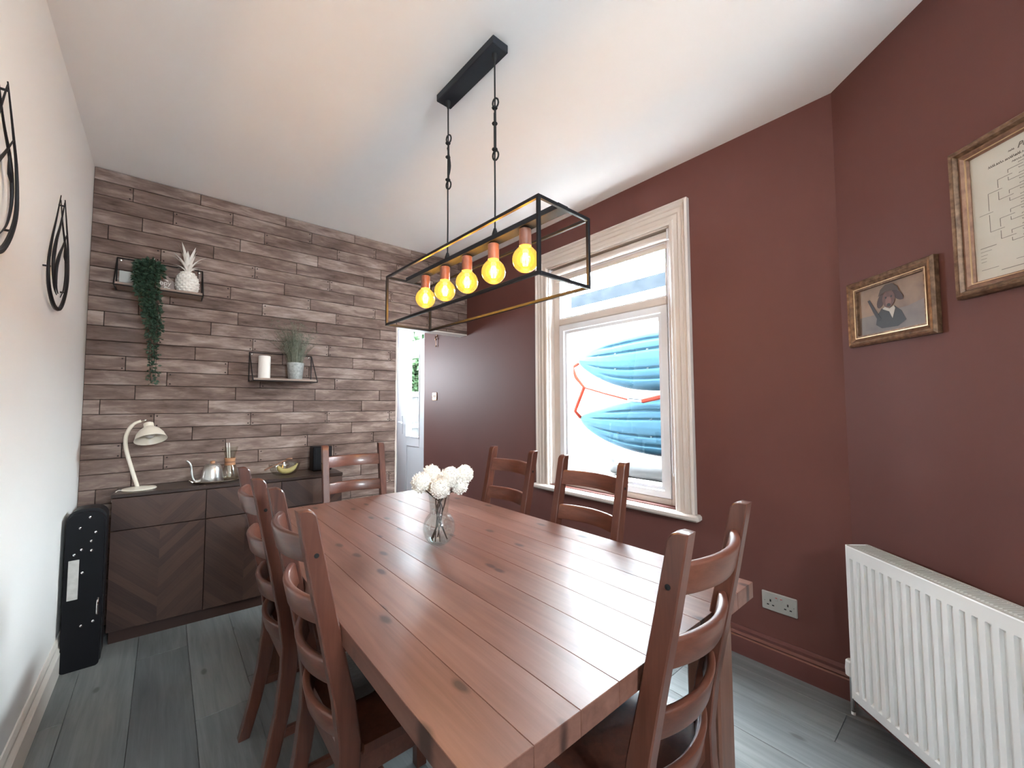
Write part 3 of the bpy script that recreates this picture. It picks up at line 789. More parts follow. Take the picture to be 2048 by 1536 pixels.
def cord(yy, zlo, zhi, slack):
    mb = MB()
    mb.tube([(0, yy, zt + 0.03), (0.001, yy, (zt + zlo) / 2), (0, yy, zlo), (0.001, yy, zhi), (0, yy, H - 0.03)], 0.0032, 8)
    mb.lathe([(0.012, 0), (0.012, 0.012), (0.005, 0.035), (0.0, 0.036)], 12, (0, yy, zt + 0.016))
    mb.lathe([(0.0, -0.036), (0.004, -0.035), (0.011, -0.012), (0.011, 0)], 12, (0, yy, H - 0.034))
    # gathered spare cord
    mb.tube(spline([(0.006, yy + 0.004, zlo + 0.03), (0.007, yy + 0.005, (zlo + zhi) / 2), (0.005, yy + 0.004, zhi - 0.03)]), 0.0042, 8)
    mb.tube(spline([(-0.004, yy - 0.004, zlo + 0.03), (-0.006, yy - 0.006 - slack, zlo + (zhi - zlo) * 0.35), (-0.005, yy - 0.005, zhi - 0.06)]), 0.0036, 8)
    for zc, sgn in ((zhi - 0.012, 1), (zlo + 0.012, -1)):
        mb.tube([(0.004 + 0.011 * math.cos(a) * sgn * (-0.4), yy + 0.012 * math.cos(a) * sgn, zc + 0.019 * math.sin(a)) for a in [2 * math.pi * i / 14 for i in range(14)]], 0.0034, 7, closed=True)
        mb.tube([(0.008 * math.cos(a), yy + 0.008 * math.sin(a), zc - sgn * 0.022) for a in [2 * math.pi * i / 10 for i in range(10)]], 0.0038, 7, closed=True)
    zc = (zlo + zhi) / 2 + 0.02
    mb.tube([(0.008 * math.cos(a), yy + 0.008 * math.sin(a), zc) for a in [2 * math.pi * i / 10 for i in range(10)]], 0.0035, 7, closed=True)
    mb.build('cord', M['cord'], pen)
cord(-0.165, 2.205, 2.440, 0.0); cord(0.165, 2.225, 2.462, 0.022)
fil = MB()
for i in range(8):
    a = 2 * math.pi * i / 8
    fil.tube([(0.006 * math.cos(a), 0.006 * math.sin(a), 0.022), (0.011 * math.cos(a + 0.3), 0.011 * math.sin(a + 0.3), 0.0), (0.008 * math.cos(a + 0.6), 0.008 * math.sin(a + 0.6), -0.022)], 0.0011, 5)
fil = fil.mesh('filament', M['filament'])
prof = [(0.0, -0.0465)] + [(0.0465 * math.sin(a), -0.0465 * math.cos(a)) for a in [math.pi * i / 16 for i in range(1, 13)]] + [(0.021, 0.045), (0.016, 0.052), (0.0155, 0.060)]
glb = MB().lathe(prof, 28).mesh('bulb', M['bulb'], smooth=60)
hol = MB().lathe([(0.0, 0.0), (0.019, 0.0), (0.0215, 0.002), (0.0215, 0.060), (0.019, 0.062), (0.0, 0.062)], 24).mesh('lamp_holder', M['holder'])
cap = MB().lathe([(0.012, 0.0), (0.012, 0.016)], 16).mesh('holder_cap', M['black'])
for yy in (0.354, 0.184, 0.017, -0.156, -0.332):
    b = link('bulb', glb, pen, (0, yy, 1.760)); link('filament', fil, b)
    link('lamp_holder', hol, pen, (0, yy, 1.806)); link('holder_cap', cap, pen, (0, yy, 1.862))
    ld = bpy.data.lights.new('bulb_glow', 'POINT'); ld.energy = 1.0; ld.color = (1.0, 0.74, 0.45); ld.shadow_soft_size = 0.02
    lo = bpy.data.objects.new('bulb_glow', ld); COL.objects.link(lo); lo.parent = pen; lo.location = (0, yy, 1.76)

# ---- vase and flowers
VX, VY = 0.790, 1.350
va = MB()
outer = [(0.0, 0.001), (0.026, 0.0), (0.031, 0.003), (0.043, 0.013), (0.053, 0.028), (0.0585, 0.046), (0.0595, 0.060), (0.0575, 0.076), (0.050, 0.094), (0.041, 0.1055), (0.0355, 0.1105), (0.0345, 0.116), (0.0355, 0.140), (0.0380, 0.168), (0.0405, 0.181)]
inner = [(r - 0.0024, max(z, 0.006)) for r, z in outer[::-1]]
va.lathe(outer + [(0.0395, 0.1822)] + inner, 36, closed=False)
o = va.build('vase', M['vase'], None, (VX, VY, TZ + 0.0002), smooth=50)
tag(o, 'clear glass vase with a round belly standing on the table', 'vase')
frd = Vector((VX, VY, 0)).normalized(); frr = Vector((frd.y, -frd.x, 0))
heads = [(-0.066, 0.968, -0.01, 0.036), (-0.030, 0.992, 0.045, 0.033), (0.004, 0.950, -0.035, 0.037), (0.040, 0.986, -0.012, 0.037), (0.094, 0.988, 0.02, 0.034), (0.074, 0.950, 0.008, 0.033), (-0.014, 0.972, 0.030, 0.032), (-0.045, 0.955, 0.035, 0.032)]
desc = ['white pompom flower at the far left of the vase, the lowest on that side', 'white pompom flower at the top of the bunch, behind the others',
        'white pompom flower at the front of the bunch, facing the camera', 'large white pompom flower right of the middle of the bunch',
        'white pompom flower sticking out furthest to the right of the vase', 'white pompom flower low on the right side of the bunch',
        'white pompom flower tucked in the middle of the bunch', 'white pompom flower behind the far left bloom']
def bloom_mesh(seed, r):
    rg = random.Random(seed); mb = MB(); n = 210
    mb.ball((0, 0, 0), r * 0.86, 14, 9)
    for i in range(n):
        z = 1 - 2 * (i + 0.5) / n; a = i * 2.39996; q = math.sqrt(1 - z * z)
        d = Vector((q * math.cos(a), q * math.sin(a), z))
        t = d.cross(Vector((0, 0, 1))); t = t.normalized() if t.length > 0.01 else Vector((1, 0, 0)); b = d.cross(t)
        ro = rg.uniform(0, 6.28); tt = t * math.cos(ro) + b * math.sin(ro); bb = d.cross(tt)
        L_ = r * rg.uniform(0.95, 1.08); w = r * 0.105
        base = d * r * 0.6
        mb.add([base - tt * w * 0.6, base + tt * w * 0.6, d * L_ * 0.9 + tt * w + bb * w * 0.3, d * L_ + bb * w * 0.5, d * L_ * 0.9 - tt * w + bb * w * 0.3], [(0, 1, 2, 3, 4)])
    return mb
for i, (dx, z, dd, r) in enumerate(heads):
    P = Vector((VX, VY, 0)) + frr * dx + frd * dd; P.z = z
    t = thing('pompom_flower', desc[i], 'flower', P, 0, 'white pompom flowers in the vase')
    bm_ = bloom_mesh(20 + i, r * 1.06); bm_.build('bloom', M['petal'], t, smooth=0, recalc=False)
    a = i * 1.9; foot = Vector((VX + 0.030 * math.cos(a + 2.4), VY + 0.030 * math.sin(a + 2.4), TZ + 0.016))
    neck = Vector((VX + 0.014 * math.cos(a), VY + 0.014 * math.sin(a), TZ + 0.125))
    top = Vector((VX, VY, TZ + 0.178)) + (frr * dx + frd * dd).normalized() * 0.028
    MB().tube([p - P for p in spline([foot, neck, top, P - Vector((0, 0, r * 0.5))], 5)], 0.0022, 6).build('stem', M['stem'], t)

# ---- sideboard
SBA = math.radians(-3.0)
sb = thing('sideboard', 'dark walnut sideboard with chevron veneer drawers and doors against the plank wall', 'sideboard', (-0.205, 3.062, 0), SBA)
SW, SD, SH = 1.180, 0.262, 0.783
MB().box(0.004, SW - 0.004, 0.012, SD - 0.002, 0.06, SH - 0.020).build('carcass', M['walnut'], sb)
MB().box(0, SW, -0.004, SD, SH - 0.020, SH, 0.002).build('top', M['walnut_top'], sb)
MB().box(0.012, SW - 0.012, 0.014, SD - 0.004, 0, 0.06).build('plinth', M['walnut'], sb)
xs_ = [0.002, 0.408, 0.80, SW - 0.002]
for a, b in zip(xs_[:-1], xs_[1:]):
    hw = (b - a) / 2 - 0.0018
    MB().box(-hw, hw, -0.004, 0.011, 0.591 - 0.65, SH - 0.023 - 0.65, 0.001).build('drawer_front', M['chevron'], sb, ((a + b) / 2, 0, 0.65))
    MB().box(-hw, hw, -0.004, 0.011, 0.066 - 0.30, 0.587 - 0.30, 0.001).build('door', M['chevron'], sb, ((a + b) / 2, 0, 0.30))
ST = SH + 0.0003
# desk lamp
LPX, LPY = -0.098, 3.168
dl = thing('desk_lamp', 'cream enamel desk lamp with a curved stem and dome shade on the sideboard', 'lamp', (LPX, LPY, ST))
MB().lathe([(0.0, 0.0), (0.074, 0.0), (0.0765, 0.003), (0.073, 0.008), (0.045, 0.013), (0.020, 0.017), (0.0, 0.017)], 40).build('base', M['lamp'], dl)
MB().tube(spline([(-0.008, 0, 0.014), (-0.036, 0, 0.120), (-0.060, 0, 0.220), (-0.066, 0, 0.287), (-0.056, 0, 0.336), (-0.034, 0, 0.372), (-0.004, 0, 0.388)], 5), [0.0095] * 12 + [0.0092] * 12 + [0.008] * 7 + [0.007] * 6, 12).build('stem', M['lamp'], dl)
MB().tube([(-0.022, 0, 0.382), (0.014, -0.004, 0.390)], 0.0046, 8).ball((0.014, -0.004, 0.391), 0.007, 10, 6).build('swivel', M['chrome'], dl)
TS = Matrix.Translation((0.028, -0.010, 0.370)) @ Euler((math.radians(-27), math.radians(-9), 0)).to_matrix().to_4x4()
sh = MB()
po = [(0.016, 0.006), (0.0225, 0.002), (0.0225, -0.015), (0.020, -0.020), (0.030, -0.027), (0.048, -0.043), (0.061, -0.064), (0.068, -0.086), (0.0735, -0.100)]
pi_ = [(r - 0.0016, z - 0.0006) for r, z in po[::-1]]
sh.lathe([(0.0, 0.004)] + po + pi_[:-2] + [(0.0, -0.012)], 40, T=TS); shd = sh.build('shade', M['lamp'], dl, smooth=45)
MB().lathe([(0.0, -0.088), (0.012, -0.086), (0.021, -0.076), (0.023, -0.065), (0.018, -0.050), (0.012, -0.038), (0.012, -0.024)], 20, T=TS).build('bulb', M['candle'], dl)
MB().tube(spline([(-0.072, -0.010, 0.004), (-0.088, -0.02, 0.006), (-0.102, -0.035, -0.012), (-0.108, -0.045, -0.05)], 5), 0.0022, 6).build('flex', M['cable'], dl)
# tray, kettle, carafe
o = MB()
TCx, TCy = 0.268, 3.165
o.lathe([(0.0, 0.0), (0.118, 0.0), (0.126, 0.002), (0.134, 0.010), (0.136, 0.0105), (0.134, 0.012), (0.124, 0.005), (0.116, 0.003), (0.0, 0.003)], 44, T=Matrix.Diagonal((1, 0.64, 1, 1)))
for s in (-1, 1):
    o.tube(spline([(s * 0.126, -0.020, 0.010), (s * 0.142, -0.016, 0.022), (s * 0.147, 0, 0.025), (s * 0.142, 0.016, 0.022), (s * 0.126, 0.020, 0.010)], 4), 0.0032, 7)
tr = o.build('serving_tray', M['silver'], None, (TCx, TCy, ST)); tag(tr, 'oval silver tray with small handles under the kettle', 'tray')
KX, KY, KZ = 0.236, 3.146, ST + 0.0034
kt = thing('kettle', 'brushed steel gooseneck kettle with wooden lid knob on the silver tray', 'kettle', (KX, KY, KZ))
MB().lathe([(0.0, 0.0), (0.056, 0.0), (0.058, 0.004), (0.056, 0.034), (0.050, 0.070), (0.043, 0.098), (0.038, 0.103), (0.0, 0.105)], 36).build('body', M['steel'], kt)
ld_ = MB().lathe([(0.0, 0.0), (0.036, 0.0), (0.037, 0.004), (0.028, 0.008), (0.0, 0.010)], 28).build('lid', M['steel'], kt, (0, 0, 0.103))
MB().lathe([(0.006, 0.0), (0.012, 0.004), (0.013, 0.014), (0.009, 0.018), (0.0, 0.018)], 16).build('knob', M['collar'], ld_, (0, 0, 0.008))
MB().tube(spline([(-0.052, 0, 0.020), (-0.074, 0, 0.012), (-0.092, 0, 0.024), (-0.100, 0, 0.055), (-0.104, 0, 0.100), (-0.114, 0, 0.126), (-0.128, 0, 0.140)], 5), [0.009] * 8 + [0.0065] * 10 + [0.005] * 13, 10).build('spout', M['steel'], kt)
MB().tube(spline([(0.0, 0.042, 0.092), (-0.010, 0.074, 0.100), (-0.012, 0.088, 0.072), (-0.006, 0.074, 0.034), (0.0, 0.052, 0.028)], 5), 0.006, 8).build('handle', M['collar'], kt)
CX, CY = 0.330, 3.197
cf = thing('coffee_carafe', 'hourglass glass coffee carafe with a wooden collar behind the kettle', 'carafe', (CX, CY, ST + 0.0034))
co = [(0.0, 0.0), (0.040, 0.0), (0.046, 0.006), (0.047, 0.030), (0.038, 0.070), (0.021, 0.104), (0.020, 0.116), (0.026, 0.140), (0.040, 0.192), (0.043, 0.205)]
ci = [(r - 0.002, z + 0.002) for r, z in co[::-1]][1:]
MB().lathe(co + [(0.041, 0.205)] + ci, 32).build('glass_body', M['jar'], cf, smooth=50)
MB().lathe([(0.026, 0.088), (0.030, 0.092), (0.0275, 0.108), (0.0285, 0.126), (0.032, 0.134), (0.028, 0.136), (0.0225, 0.120), (0.0225, 0.100)], 24, closed=True).build('collar', M['collar'], cf)
tie = MB().tube([(0.0285 * math.cos(a), 0.0285 * math.sin(a), 0.110) for a in [2 * math.pi * i / 20 for i in range(20)]], 0.0028, 6, closed=True).build('leather_tie', M['spoon'], cf)
for i, (ax, ay, tx, ty) in enumerate([(-0.004, 0.004, -0.020, 0.004), (0.003, -0.004, -0.009, -0.012)]):
    o = MB().tube([(ax, ay, 0.012), (tx, ty, 0.232)], 0.0034, 8).build('stirring_stick', M['pineapple'], None, (CX, CY, ST + 0.0034))
    tag(o, ['white stirring stick standing in the carafe, the one leaning further left', 'white stirring stick standing in the carafe, the more upright one'][i], 'stick', 'sticks in the carafe')
# bowl with yellow fruit, brown spoon
BX, BY = 0.640, 3.175
bo = [(0.0, 0.0), (0.052, 0.0), (0.070, 0.008), (0.086, 0.030), (0.095, 0.060), (0.098, 0.074)]
bi = [(r - 0.0022, z + 0.0026) for r, z in bo[::-1]]
o = MB().lathe(bo + bi, 36, T=Matrix.Diagonal((1, 0.8, 1, 1))).build('glass_bowl', M['jar'], None, (BX, BY, ST), smooth=50); tag(o, 'clear glass bowl holding a yellow fruit on the sideboard', 'bowl')
o = MB().tube(spline([(-0.045, 0, 0.048), (-0.020, 0, 0.018), (0.020, 0, 0.012), (0.055, 0, 0.030), (0.078, 0, 0.058)], 5), [0.006, 0.010, 0.013, 0.015, 0.016, 0.017, 0.0175, 0.018, 0.018, 0.018, 0.018, 0.018, 0.0175, 0.017, 0.016, 0.014, 0.012, 0.009, 0.007, 0.006, 0.005], 10).build('banana', M['yellow'], None, (BX, BY - 0.012, ST + 0.012))
tag(o, 'curved yellow fruit lying in the glass bowl', 'fruit')
o = MB().tube([(-0.125, -0.01, 0.045), (-0.05, -0.005, 0.077), (0.01, 0, 0.101)], [0.006, 0.005, 0.004], 8).ball((0.025, 0.0, 0.107), 0.017, 12, 8, (1.3, 0.9, 0.45)).build('wooden_spoon', M['spoon'], None, (BX, BY - 0.02, ST))
tag(o, 'brown wooden spoon resting across the rim of the glass bowl', 'spoon')
o = MB().box(0, 0.130, 0, 0.10, 0, 0.175, 0.005); o.box(0.012, 0.118, -0.003, 0.0, 0.012, 0.163, 0.001)
o = o.build('storage_box', M['case'], None, (0.822, 3.176, ST)); tag(o, 'small black box at the far end of the sideboard behind a chair', 'box')

# ---- black case standing in the corner
gc = thing('instrument_case', 'tall black hard case with metal studs standing between the cream wall and sideboard', 'case', (-0.275, 2.935, 0))
def rrect(w, h, r, n=5, top=None):
    pts = []
    for cx, cz, a0 in ((w - r, r, -90), (w - (top or r), h - (top or r), 0), (-w + (top or r), h - (top or r), 90), (-w + r, r, 180)):
        rr = r if cz == r else (top or r)
        for i in range(n + 1):
            a = math.radians(a0 + 90 * i / n); pts.append((cx + rr * math.cos(a), cz + rr * math.sin(a)))
    return pts
MB().prism(rrect(0.068, 0.75, 0.016, 5, 0.05), -0.02, 0.095, 'xz').build('body', M['case'], gc, smooth=30)
MB().prism(rrect(0.066, 0.74, 0.016, 5, 0.05), -0.062, -0.026, 'xz').build('lid', M['case'], gc, smooth=30)
MB().prism(rrect(0.0695, 0.752, 0.018, 5, 0.05), -0.027, -0.019, 'xz').build('edge_band', M['black'], gc, smooth=30)
st = MB().lathe([(0.006, 0.0), (0.0055, 0.003), (0.0, 0.005)], 12, T=Matrix.Rotation(math.pi / 2, 4, 'X')).mesh('stud', M['chrome'])
for x_, z_ in ((0.014, 0.715), (-0.018, 0.668), (0.036, 0.640), (0.022, 0.600), (-0.010, 0.565), (0.024, 0.555), (-0.034, 0.545), (-0.004, 0.455), (0.0, 0.205), (0.040, 0.215)):
    link('stud', st, gc, (x_, -0.062, z_))
MB().tube(spline([(0.054, -0.062, 0.32), (0.054, -0.082, 0.305), (0.054, -0.085, 0.28), (0.054, -0.082, 0.255), (0.054, -0.062, 0.24)], 4), 0.0048, 8).build('handle', M['chrome'], gc)
MB().box(-0.052, -0.016, -0.068, -0.0625, 0.335, 0.52, 0.001).build('paper_tag', M['paper'], gc)

# ---- wall shelves
def shelf(name, lab, x0, x1, zt_, zb_, dep):
    t = thing(name, lab, 'shelf', ((x0 + x1) / 2, YP, zb_)); w = (x1 - x0) / 2; hh = zt_ - zb_
    MB().box(-w + 0.004, w - 0.004, -dep + 0.004, -0.004, 0.004, 0.018, 0.002).build('board', M['shelf_wood'], t)
    r = 0.0032; wy = -0.006
    MB().tube([(-w, wy, hh), (w, wy, hh)], r, 8).build('top_wire', M['black'], t)
    for s in (-1, 1):
        MB().tube([(s * w, wy, hh), (s * w, wy, 0), (s * w, -dep, 0), (s * w, wy - 0.002, hh)], r, 8).build('side_wire', M['black'], t)
        MB().lathe([(0.0055, 0), (0.005, 0.003), (0, 0.004)], 10, T=Matrix.Translation((s * (w - 0.016), -0.004, hh - 0.012)) @ Matrix.Rotation(math.pi / 2, 4, 'X')).build('screw', M['chrome'], t)
    MB().tube([(-w, -dep, 0.0), (w, -dep, 0.0)], r, 8).build('front_wire', M['black'], t)
    return t
shelf('wall_shelf', 'wire-framed wall shelf carrying the white pineapple and trailing plant', -0.243, 0.160, 2.138, 1.942, 0.165)
shelf('wall_shelf', 'wire-framed wall shelf carrying the candle and the grass pot', 0.435, 0.832, 1.628, 1.424, 0.185)
Z1, Z2 = 1.942 + 0.0185, 1.424 + 0.0185
# pineapple
PXx, PYy = 0.082, 3.238
pa = thing('pineapple_ornament', 'white ceramic pineapple ornament on the upper wall shelf', 'ornament', (PXx, PYy, Z1))
body = MB()
bp_ = [(0.0, 0.0), (0.040, 0.0), (0.049, 0.012), (0.0565, 0.040), (0.057, 0.066), (0.051, 0.096), (0.038, 0.122), (0.022, 0.136), (0.0, 0.140)]
body.lathe(bp_, 28)
def prad(z):
    for (r0, z0), (r1, z1) in zip(bp_[1:-1], bp_[2:]):
        if z0 <= z <= z1: return r0 + (r1 - r0) * (z - z0) / max(z1 - z0, 1e-6)
    return 0.02
for k in range(9):
    z = 0.010 + k * 0.0145; r = prad(z); n = 13
    for j in range(n):
        a = 2 * math.pi * (j + 0.5 * (k % 2)) / n
        T = Matrix.Translation((r * math.cos(a), r * math.sin(a), z)) @ Matrix.Rotation(a, 4, 'Z') @ Matrix.Rotation(math.radians((z - 0.06) * -500), 4, 'Y')
        q = r * math.pi / n * 0.98
        body.add([T @ Vector(p) for p in ((0.0, -q, 0), (0.0, 0, -0.0095), (0.0, q, 0), (0.0, 0, 0.0095), (0.0062, 0, 0.001))], [(0, 1, 4), (1, 2, 4), (2, 3, 4), (3, 0, 4)])
body.build('body', M['pineapple'], pa, smooth=25, recalc=False)
for i in range(22):
    ring = i // 8; a = i * 2.39996
    tilt = [1.02, 0.62, 0.25][min(ring, 2)]; Ln = [0.075, 0.125, 0.155][min(ring, 2)] * rnd.uniform(0.85, 1.1); wd = [0.010, 0.016, 0.018][min(ring, 2)]
    vs = []; nseg = 6
    for j in range(nseg + 1):
        t = j / nseg; an = tilt * (0.35 + 0.85 * t)
        rr = 0.008 + Ln * t * math.sin(an * 0.9); zz = 0.132 + ring * 0.006 + Ln * t * math.cos(an * 0.9)
        w = wd * (1 - t) ** 0.7 * (0.7 + 0.6 * t if t < 0.5 else 1.0) + 0.0004
        c_, s_ = math.cos(a), math.sin(a)
        for q, th in ((-w, 0.002 * (1 - t)), (0, -0.003 * (1 - t)), (w, 0.002 * (1 - t)), (0, 0.004 * (1 - t) + 0.0003)):
            vs.append(((rr - th) * c_ - q * s_, (rr - th) * s_ + q * c_, zz + th))
    fs = [(j * 4 + k, j * 4 + (k + 1) % 4, (j + 1) * 4 + (k + 1) % 4, (j + 1) * 4 + k) for j in range(nseg) for k in range(4)]
    fs += [(3, 2, 1, 0), tuple(nseg * 4 + k for k in range(4))]
    MB().add(vs, fs).build('leaf', M['pineapple'], pa, smooth=40)
# trailing plant
tp = thing('trailing_plant', 'dark green trailing plant hanging down from the upper wall shelf', 'plant', (-0.112, 3.235, Z1))
MB().lathe([(0.0, 0.0), (0.030, 0.0), (0.035, 0.07), (0.037, 0.078), (0.033, 0.078), (0.031, 0.065), (0.0, 0.065)], 24).build('pot', M['pot_pale'], tp, (0.0, 0.0, 0.0))
rg = random.Random(3); fol = MB(); vines = MB()
def leaf_at(mb, p, s, d):
    d = d.normalized(); side = d.cross(Vector((rg.uniform(-1, 1), rg.uniform(-1, 1), rg.uniform(-1, 1)))).normalized(); nn = d.cross(side)
    mb.add([p, p + d * s * 0.5 + side * s * 0.33 + nn * s * 0.1, p + d * s, p + d * s * 0.5 - side * s * 0.33 + nn * s * 0.1], [(0, 1, 2, 3)])
for i in range(20):
    Ln = rg.uniform(0.22, 0.52) if i > 3 else rg.uniform(0.55, 0.62)
    ox, oy = rg.uniform(-0.028, 0.030), rg.uniform(-0.055, 0.0)
    ex = ox + rg.uniform(-0.025, 0.05)
    pts = spline([(rg.uniform(-0.02, 0.02), rg.uniform(-0.02, 0.02), 0.075), (ox * 1.2, -0.055 + oy * 0.3, 0.125 + rg.uniform(-0.03, 0.025)), (ox * 1.6, -0.112 + oy * 0.12, 0.02), (ox * 0.9 + ex * 0.4 + 0.02, -0.112 + oy * 0.15, -Ln * 0.45), (ex * 0.55 + 0.038, -0.105, -Ln + 0.05)], 8)
    vines.tube(pts, 0.0011, 4, caps=False)
    for j, p in enumerate(pts):
        for q in range(5 if j < 22 else 3):
            d = Vector((rg.uniform(-1, 1), rg.uniform(-1, 0.5), rg.uniform(-1, 0.3)))
            leaf_at(fol, p + d * 0.010, rg.uniform(0.016, 0.028), d)
for i in range(300):
    d = Vector((rg.gauss(0, 1), rg.gauss(0, 0.8) - 0.2, rg.gauss(0, 0.6) + 0.35)).normalized()
    leaf_at(fol, Vector((0.02, -0.035, 0.10)) + d * rg.uniform(0.02, 0.062), rg.uniform(0.018, 0.032), d)
q = fol.build('leaves', M['leaf'], tp, smooth=0, recalc=False); q['kind'] = 'stuff'
vines.build('vines', M['stem'], tp)
# pale card left of the plant and house plaque
o = MB().box(-0.034, 0.034, -0.004, 0.004, 0, 0.094, 0.003).build('photo_card', M['pot_pale'], None, (-0.196, 3.285, Z1)); tag(o, 'pale blank card standing at the cream-wall end of the upper shelf', 'card')
hp = thing('house_plaque', 'grey house-shaped plaque with white lettering between plant and pineapple', 'plaque', (-0.030, 3.262, Z1), 0)
MB().prism([(-0.052, 0), (0.052, 0), (0.052, 0.062), (0.0, 0.112), (-0.052, 0.062)], 0, 0.012, 'xz').build('board', M['plaque'], hp, smooth=20)
l_ = link('lettering', text_mesh('appy', 0.038, 'lettering', M['ink_white']), hp, (-0.036, -0.0006, 0.040)); l_.rotation_euler = (math.pi / 2, 0, 0)
sp = MB()
for (x_, z_, a_) in ((-0.012, 0.082, 0.6), (0.004, 0.074, -0.5), (-0.022, 0.072, 2.3), (0.012, 0.016, 0.3), (0.024, 0.020, 2.6), (0.002, 0.014, 1.2)):
    sp.prism([(x_, z_), (x_ + 0.014 * math.cos(a_) - 0.004 * math.sin(a_), z_ + 0.014 * math.sin(a_) + 0.004 * math.cos(a_)), (x_ + 0.022 * math.cos(a_), z_ + 0.022 * math.sin(a_)), (x_ + 0.014 * math.cos(a_) + 0.004 * math.sin(a_), z_ + 0.014 * math.sin(a_) - 0.004 * math.cos(a_))], -0.0012, -0.0002, 'xz')
sp.build('leaf_motif', M['ink_white'], hp, smooth=0)
# candle and grass pot
o = thing('pillar_candle', 'white pillar candle on the lower wall shelf', 'candle', (0.512, 3.232, Z2))
MB().lathe([(0.0, 0.0), (0.035, 0.0), (0.0365, 0.002), (0.0365, 0.152), (0.034, 0.156), (0.022, 0.153), (0.0, 0.151)], 32).build('wax', M['candle'], o)
MB().tube([(0, 0, 0.150), (0.001, 0, 0.158), (0.003, 0, 0.163)], 0.0012, 6).build('wick', M['dark'], o)
gp = thing('grass_plant', 'galvanised pot of dusty green grass on the lower wall shelf', 'plant', (0.706, 3.238, Z2))
MB().lathe([(0.0, 0.0), (0.043, 0.0), (0.045, 0.003), (0.0555, 0.108), (0.0575, 0.112), (0.0575, 0.120), (0.0545, 0.121), (0.053, 0.112), (0.052, 0.104), (0.0, 0.104)], 32).build('pot', M['zinc'], gp)
MB().lathe([(0.0, 0.106), (0.0515, 0.105)], 24).build('soil', M['soil'], gp)
gr = MB(); rg = random.Random(11)
for i in range(330):
    a = rg.uniform(0, 6.283); r0 = rg.uniform(0, 0.042); Ln = rg.uniform(0.16, 0.33); ln_ = rg.uniform(0.05, 0.62) * (0.6 + r0 / 0.06)
    b0 = Vector((r0 * math.cos(a), r0 * math.sin(a) * 0.8, 0.104)); d = Vector((math.cos(a + rg.uniform(-0.7, 0.7)), math.sin(a) * 0.38, 0))
    pv = None
    for j in range(5):
        t = j / 4; p = b0 + d * (Ln * t * math.sin(ln_ * (0.4 + 0.6 * t))) + Vector((0, 0, Ln * t * math.cos(ln_ * (0.4 + 0.6 * t))))
        w = Vector((-d.y, d.x, 0)) * 0.0015 * (1.1 - t) + Vector((0.0009 * (1.1 - t), 0, 0))
        if pv: gr.add([pv[0] - pv[1], pv[0] + pv[1], p + w, p - w], [(0, 1, 2, 3)])
        if j >= 2 and i % 3 == 0:
            for s in (-1, 1): gr.add([p, p + Vector((s * 0.006, 0.002, 0.007)), p + Vector((s * 0.010, 0.003, 0.014)), p + Vector((s * 0.004, 0, 0.009))], [(0, 1, 2, 3)])
        pv = (p, w)
q = gr.build('grass_blades', M['grass'], gp, smooth=0, recalc=False); q['kind'] = 'stuff'

# ---- black metal wall decorations on the cream wall
TLW = Matrix.Translation((XL, 0, 0)) @ Matrix.Rotation(-math.pi / 2, 4, 'Z')   # local x = -Y, y = into room
def wall_leaf(lab, yc):
    t = thing('wall_decoration', lab, 'wall decoration', (XL, yc, 1.87), 0, 'black metal wall decorations')
    def st_(name, pts, r, fl=(1, 1)):
        P = [(0.016, y, z) for y, z in pts]
        MB().tube(spline(P, 6), r if isinstance(r, float) else [r[0] + (r[1] - r[0]) * abs(2 * i / (6 * (len(P) - 1)) - 1) for i in range(6 * (len(P) - 1) + 1)], 8).build(name, M['black'], t)
    # outer outline: from one tip round the rounded foot to the other tip
    st_('outline', [(-0.030, 0.222), (-0.085, 0.115), (-0.145, 0.010), (-0.180, -0.085), (-0.160, -0.165), (-0.085, -0.215), (0.0, -0.228), (0.085, -0.205), (0.160, -0.135), (0.195, -0.055), (0.172, 0.050), (0.120, 0.135), (0.050, 0.235)], [0.0078, 0.0016])
    st_('inner_stroke', [(0.050, 0.225), (-0.010, 0.110), (-0.075, 0.020), (-0.105, -0.070), (-0.070, -0.150), (-0.015, -0.175)], [0.0058, 0.0016])
    st_('inner_stroke', [(0.128, 0.115), (0.060, 0.045), (0.000, -0.010), (-0.040, -0.070), (-0.030, -0.140), (0.010, -0.165)], [0.0058, 0.0016])
    st_('inner_stroke', [(-0.028, 0.205), (0.035, 0.120), (0.110, 0.050), (0.145, -0.040), (0.120, -0.120), (0.060, -0.170)], [0.0045, 0.0014])
    st_('inner_stroke', [(0.100, 0.060), (0.120, 0.015), (0.155, -0.015)], [0.0060, 0.0016])
    for y, z in ((0.040, 0.205), (-0.168, -0.10), (0.165, -0.128)):
        MB().tube([(0, y, z), (0.020, y, z)], 0.0035, 8).build('standoff', M['black'], t)
wall_leaf('black metal teardrop wall decoration nearer the plank wall', 2.390)
wall_leaf('black metal teardrop wall decoration at the picture edge, partly cut off', 1.585)

